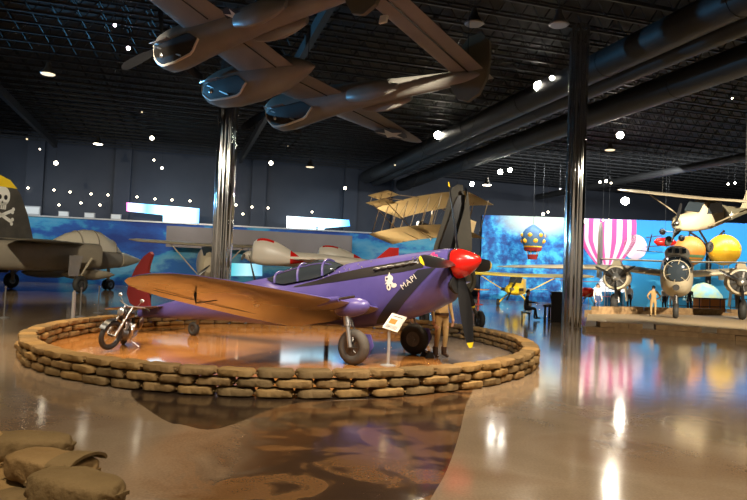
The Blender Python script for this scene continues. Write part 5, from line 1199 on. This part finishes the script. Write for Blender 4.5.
for px, py, m, lab in ((48,74,'lamp_dim','dim amber bay lamp in the upper left corner'),(98,144,'lamp_mid','bright bay lamp left of the light track'),(310,167,'lamp_dim','dim bay lamp below the twin-boom wing'),(487,185,'lamp_mid','bright bay lamp right of the folded wing'),(610,150,'lamp_dim','amber bay lamp right of the far column'),(474,24,'lamp_dim','unlit-looking bay lamp above the twin-boom tail'),(559,25,'lamp_dim','dim bay lamp above the far column top')):
    q = ceil_pt(px, py, CEIL-1.1); dim = py < 30
    o = thing('bay_lamp', q, lab, 'lamp', 0, 'bay lamps under the roof')
    MB().lathe([(0,.34),(.02,.36),(.22,.20),(.40,.12),(.55,.10)], (0,0,0), (0,0,1), 20).build('shade', 'steel', o)
    MB().lathe([(-.03,.30),(.0,.33)], (0,0,0), (0,0,1), 20).build('lens', 'greypole' if dim else m, o)
    MB().tube([(0,0,.5),(0,0,CEIL+1.17-q.z)], .015, 5).build('stem', 'blackmatte', o)
# ------------------------------------------------------------------ light
def spot(loc, tgt, e, ang, col=(1,.86,.66), blend=.6, r=.25):
    l = bpy.data.lights.new('spot_lamp', 'SPOT'); l.energy = e; l.spot_size = R(ang); l.spot_blend = blend; l.color = col; l.shadow_soft_size = r
    o = bpy.data.objects.new('spot_lamp', l); COL.objects.link(o); o.location = loc
    o.rotation_euler = (Vector(tgt)-Vector(loc)).to_track_quat('-Z','Y').to_euler(); return o
def area(loc, tgt, e, sx, sy, col):
    l = bpy.data.lights.new('wash_lamp', 'AREA'); l.shape = 'RECTANGLE'; l.size = sx; l.size_y = sy; l.energy = e; l.color = col
    o = bpy.data.objects.new('wash_lamp', l); COL.objects.link(o); o.location = loc
    o.rotation_euler = (Vector(tgt)-Vector(loc)).to_track_quat('-Z','Y').to_euler(); return o
w = bpy.data.worlds.new('World'); SC.world = w; w.use_nodes = True
w.node_tree.nodes['Background'].inputs[0].default_value = (.5,.55,.7,1); w.node_tree.nodes['Background'].inputs[1].default_value = .02
# warm spots over the oval
for loc, tgt, e, ang in (((-6,9,11.3),(-3.2,15,0),5400,50), ((2.5,8,11.4),(.2,13.6,.8),5200,46), ((-1,20.5,11.3),(-2.5,16.5,0),4000,56),
                         ((-9.5,15,11.3),(-5.5,14.5,0),3000,44), ((7,13,11.3),(2.2,13.8,.8),3200,40)):
    spot(loc, tgt, e, ang, (1,.76,.48))
spot((3,4,11.3), (-.5,13.0,1.5), 2600, 50, (.92,.92,1))
# general house lights
for loc, tgt, e in (((-3,.5,11.6),(-2,6,0),4200), ((5,4,11.6),(5,9,0),5200), ((-14,10,11.6),(-12,17,0),4200), ((16,8,11.6),(13,16,0),6000)):
    spot(loc, tgt, e, 80 if loc[0] > 10 else 96, (1,.86,.66), .9, .12)
# mural wash lights and stage colours
mm = (ml+mr_)/2
for t in (.15,.42,.7,.95):
    q = ml.lerp(mr_, t); area((q.x-.5, q.y-6, 10.5), (q.x, q.y, 3.2), 1000, 6, .6, (.92,.97,1))
for t in (.12,.4,.7):
    q = la.lerp(lb_, t); area((q.x+1, q.y-5.5, 9.5), (q.x, q.y, 2.5), 400, 6, .6, (.75,.88,1))
def hang(i, tgt, e, ang, col=(1,.87,.66)):      # light thrown by one of the spotlights built above
    q = LQ[i]; d = (Vector(tgt)-q).normalized(); q = q+d*(LAMPS[i][3]*q.y/F_PX*1.9)
    spot(q, tgt, e, ang, col, .7, .10)
spot((-15,13,9.8), (-18,40,2), 17000, 46, (1,.88,.66), .7, .1)
spot((-10,13,10.5), D(230,250,43), 11000, 40, (1,.88,.70), .7, .1)
spot((17,15,9.3), (19,40,2), 48000, 40, (1,.87,.66), .7, .1)
spot((12,14,9.3), (10,43,1.5), 48000, 30, (1,.9,.7), .7, .1)
spot((21,14,8.6), D(700,220,32), 6000, 34, (1,.9,.75), .7, .1)
spot((0,10,11.0), D(405,215,41), 16000, 20, (1,.9,.72), .7, .1)
spot((-2,6,11.0), D(300,250,27), 7000, 26, (1,.9,.74), .7, .1)
spot((8,6,9.0), D(452,218,23.9), 5000, 11, (1,.9,.75), .7, .1)
for u, v, z, tu, tv in ((-8,-6,11,-8,-12),(10,-6,11,10,-12),(26,-6,11,26,-12),(-39,10,11,-45,10),(-39,30,11,-45,30),(88,12,11,95,12),(88,30,11,95,30)):
    area(B(u,v,z), B(tu,tv,4), 700, 8, .6, (1,.90,.76))  # unseen wall washers added to brighten the pale walls for fill and chrome reflections
hang(39, D(405,215,41), 6000, 50, (1,.9,.7)); hang(40, D(405,215,41), 6000, 50, (1,.9,.7)); spot((-30,37,8.5), D(250,80,25), 16000, 36, (.15,.55,1), .8, .2); hang(15, (14,41,2.2), 9000, 95, (1,.9,.72)); hang(11, G(490,420), 900, 60); hang(15, G(540,400), 900, 70); hang(20, G(640,370), 900, 70)
SC.view_settings.view_transform = 'Standard'; SC.view_settings.look = 'None'; SC.view_settings.exposure = 0.12; SC.view_settings.gamma = 1.0
SC.cycles.use_denoising = True; SC.cycles.sample_clamp_indirect = 4.0; SC.cycles.max_bounces = 6; SC.cycles.glossy_bounces = 4; SC.cycles.diffuse_bounces = 3
SC.cycles.caustics_reflective = False; SC.cycles.caustics_refractive = False
SC.cycles.use_light_tree = True
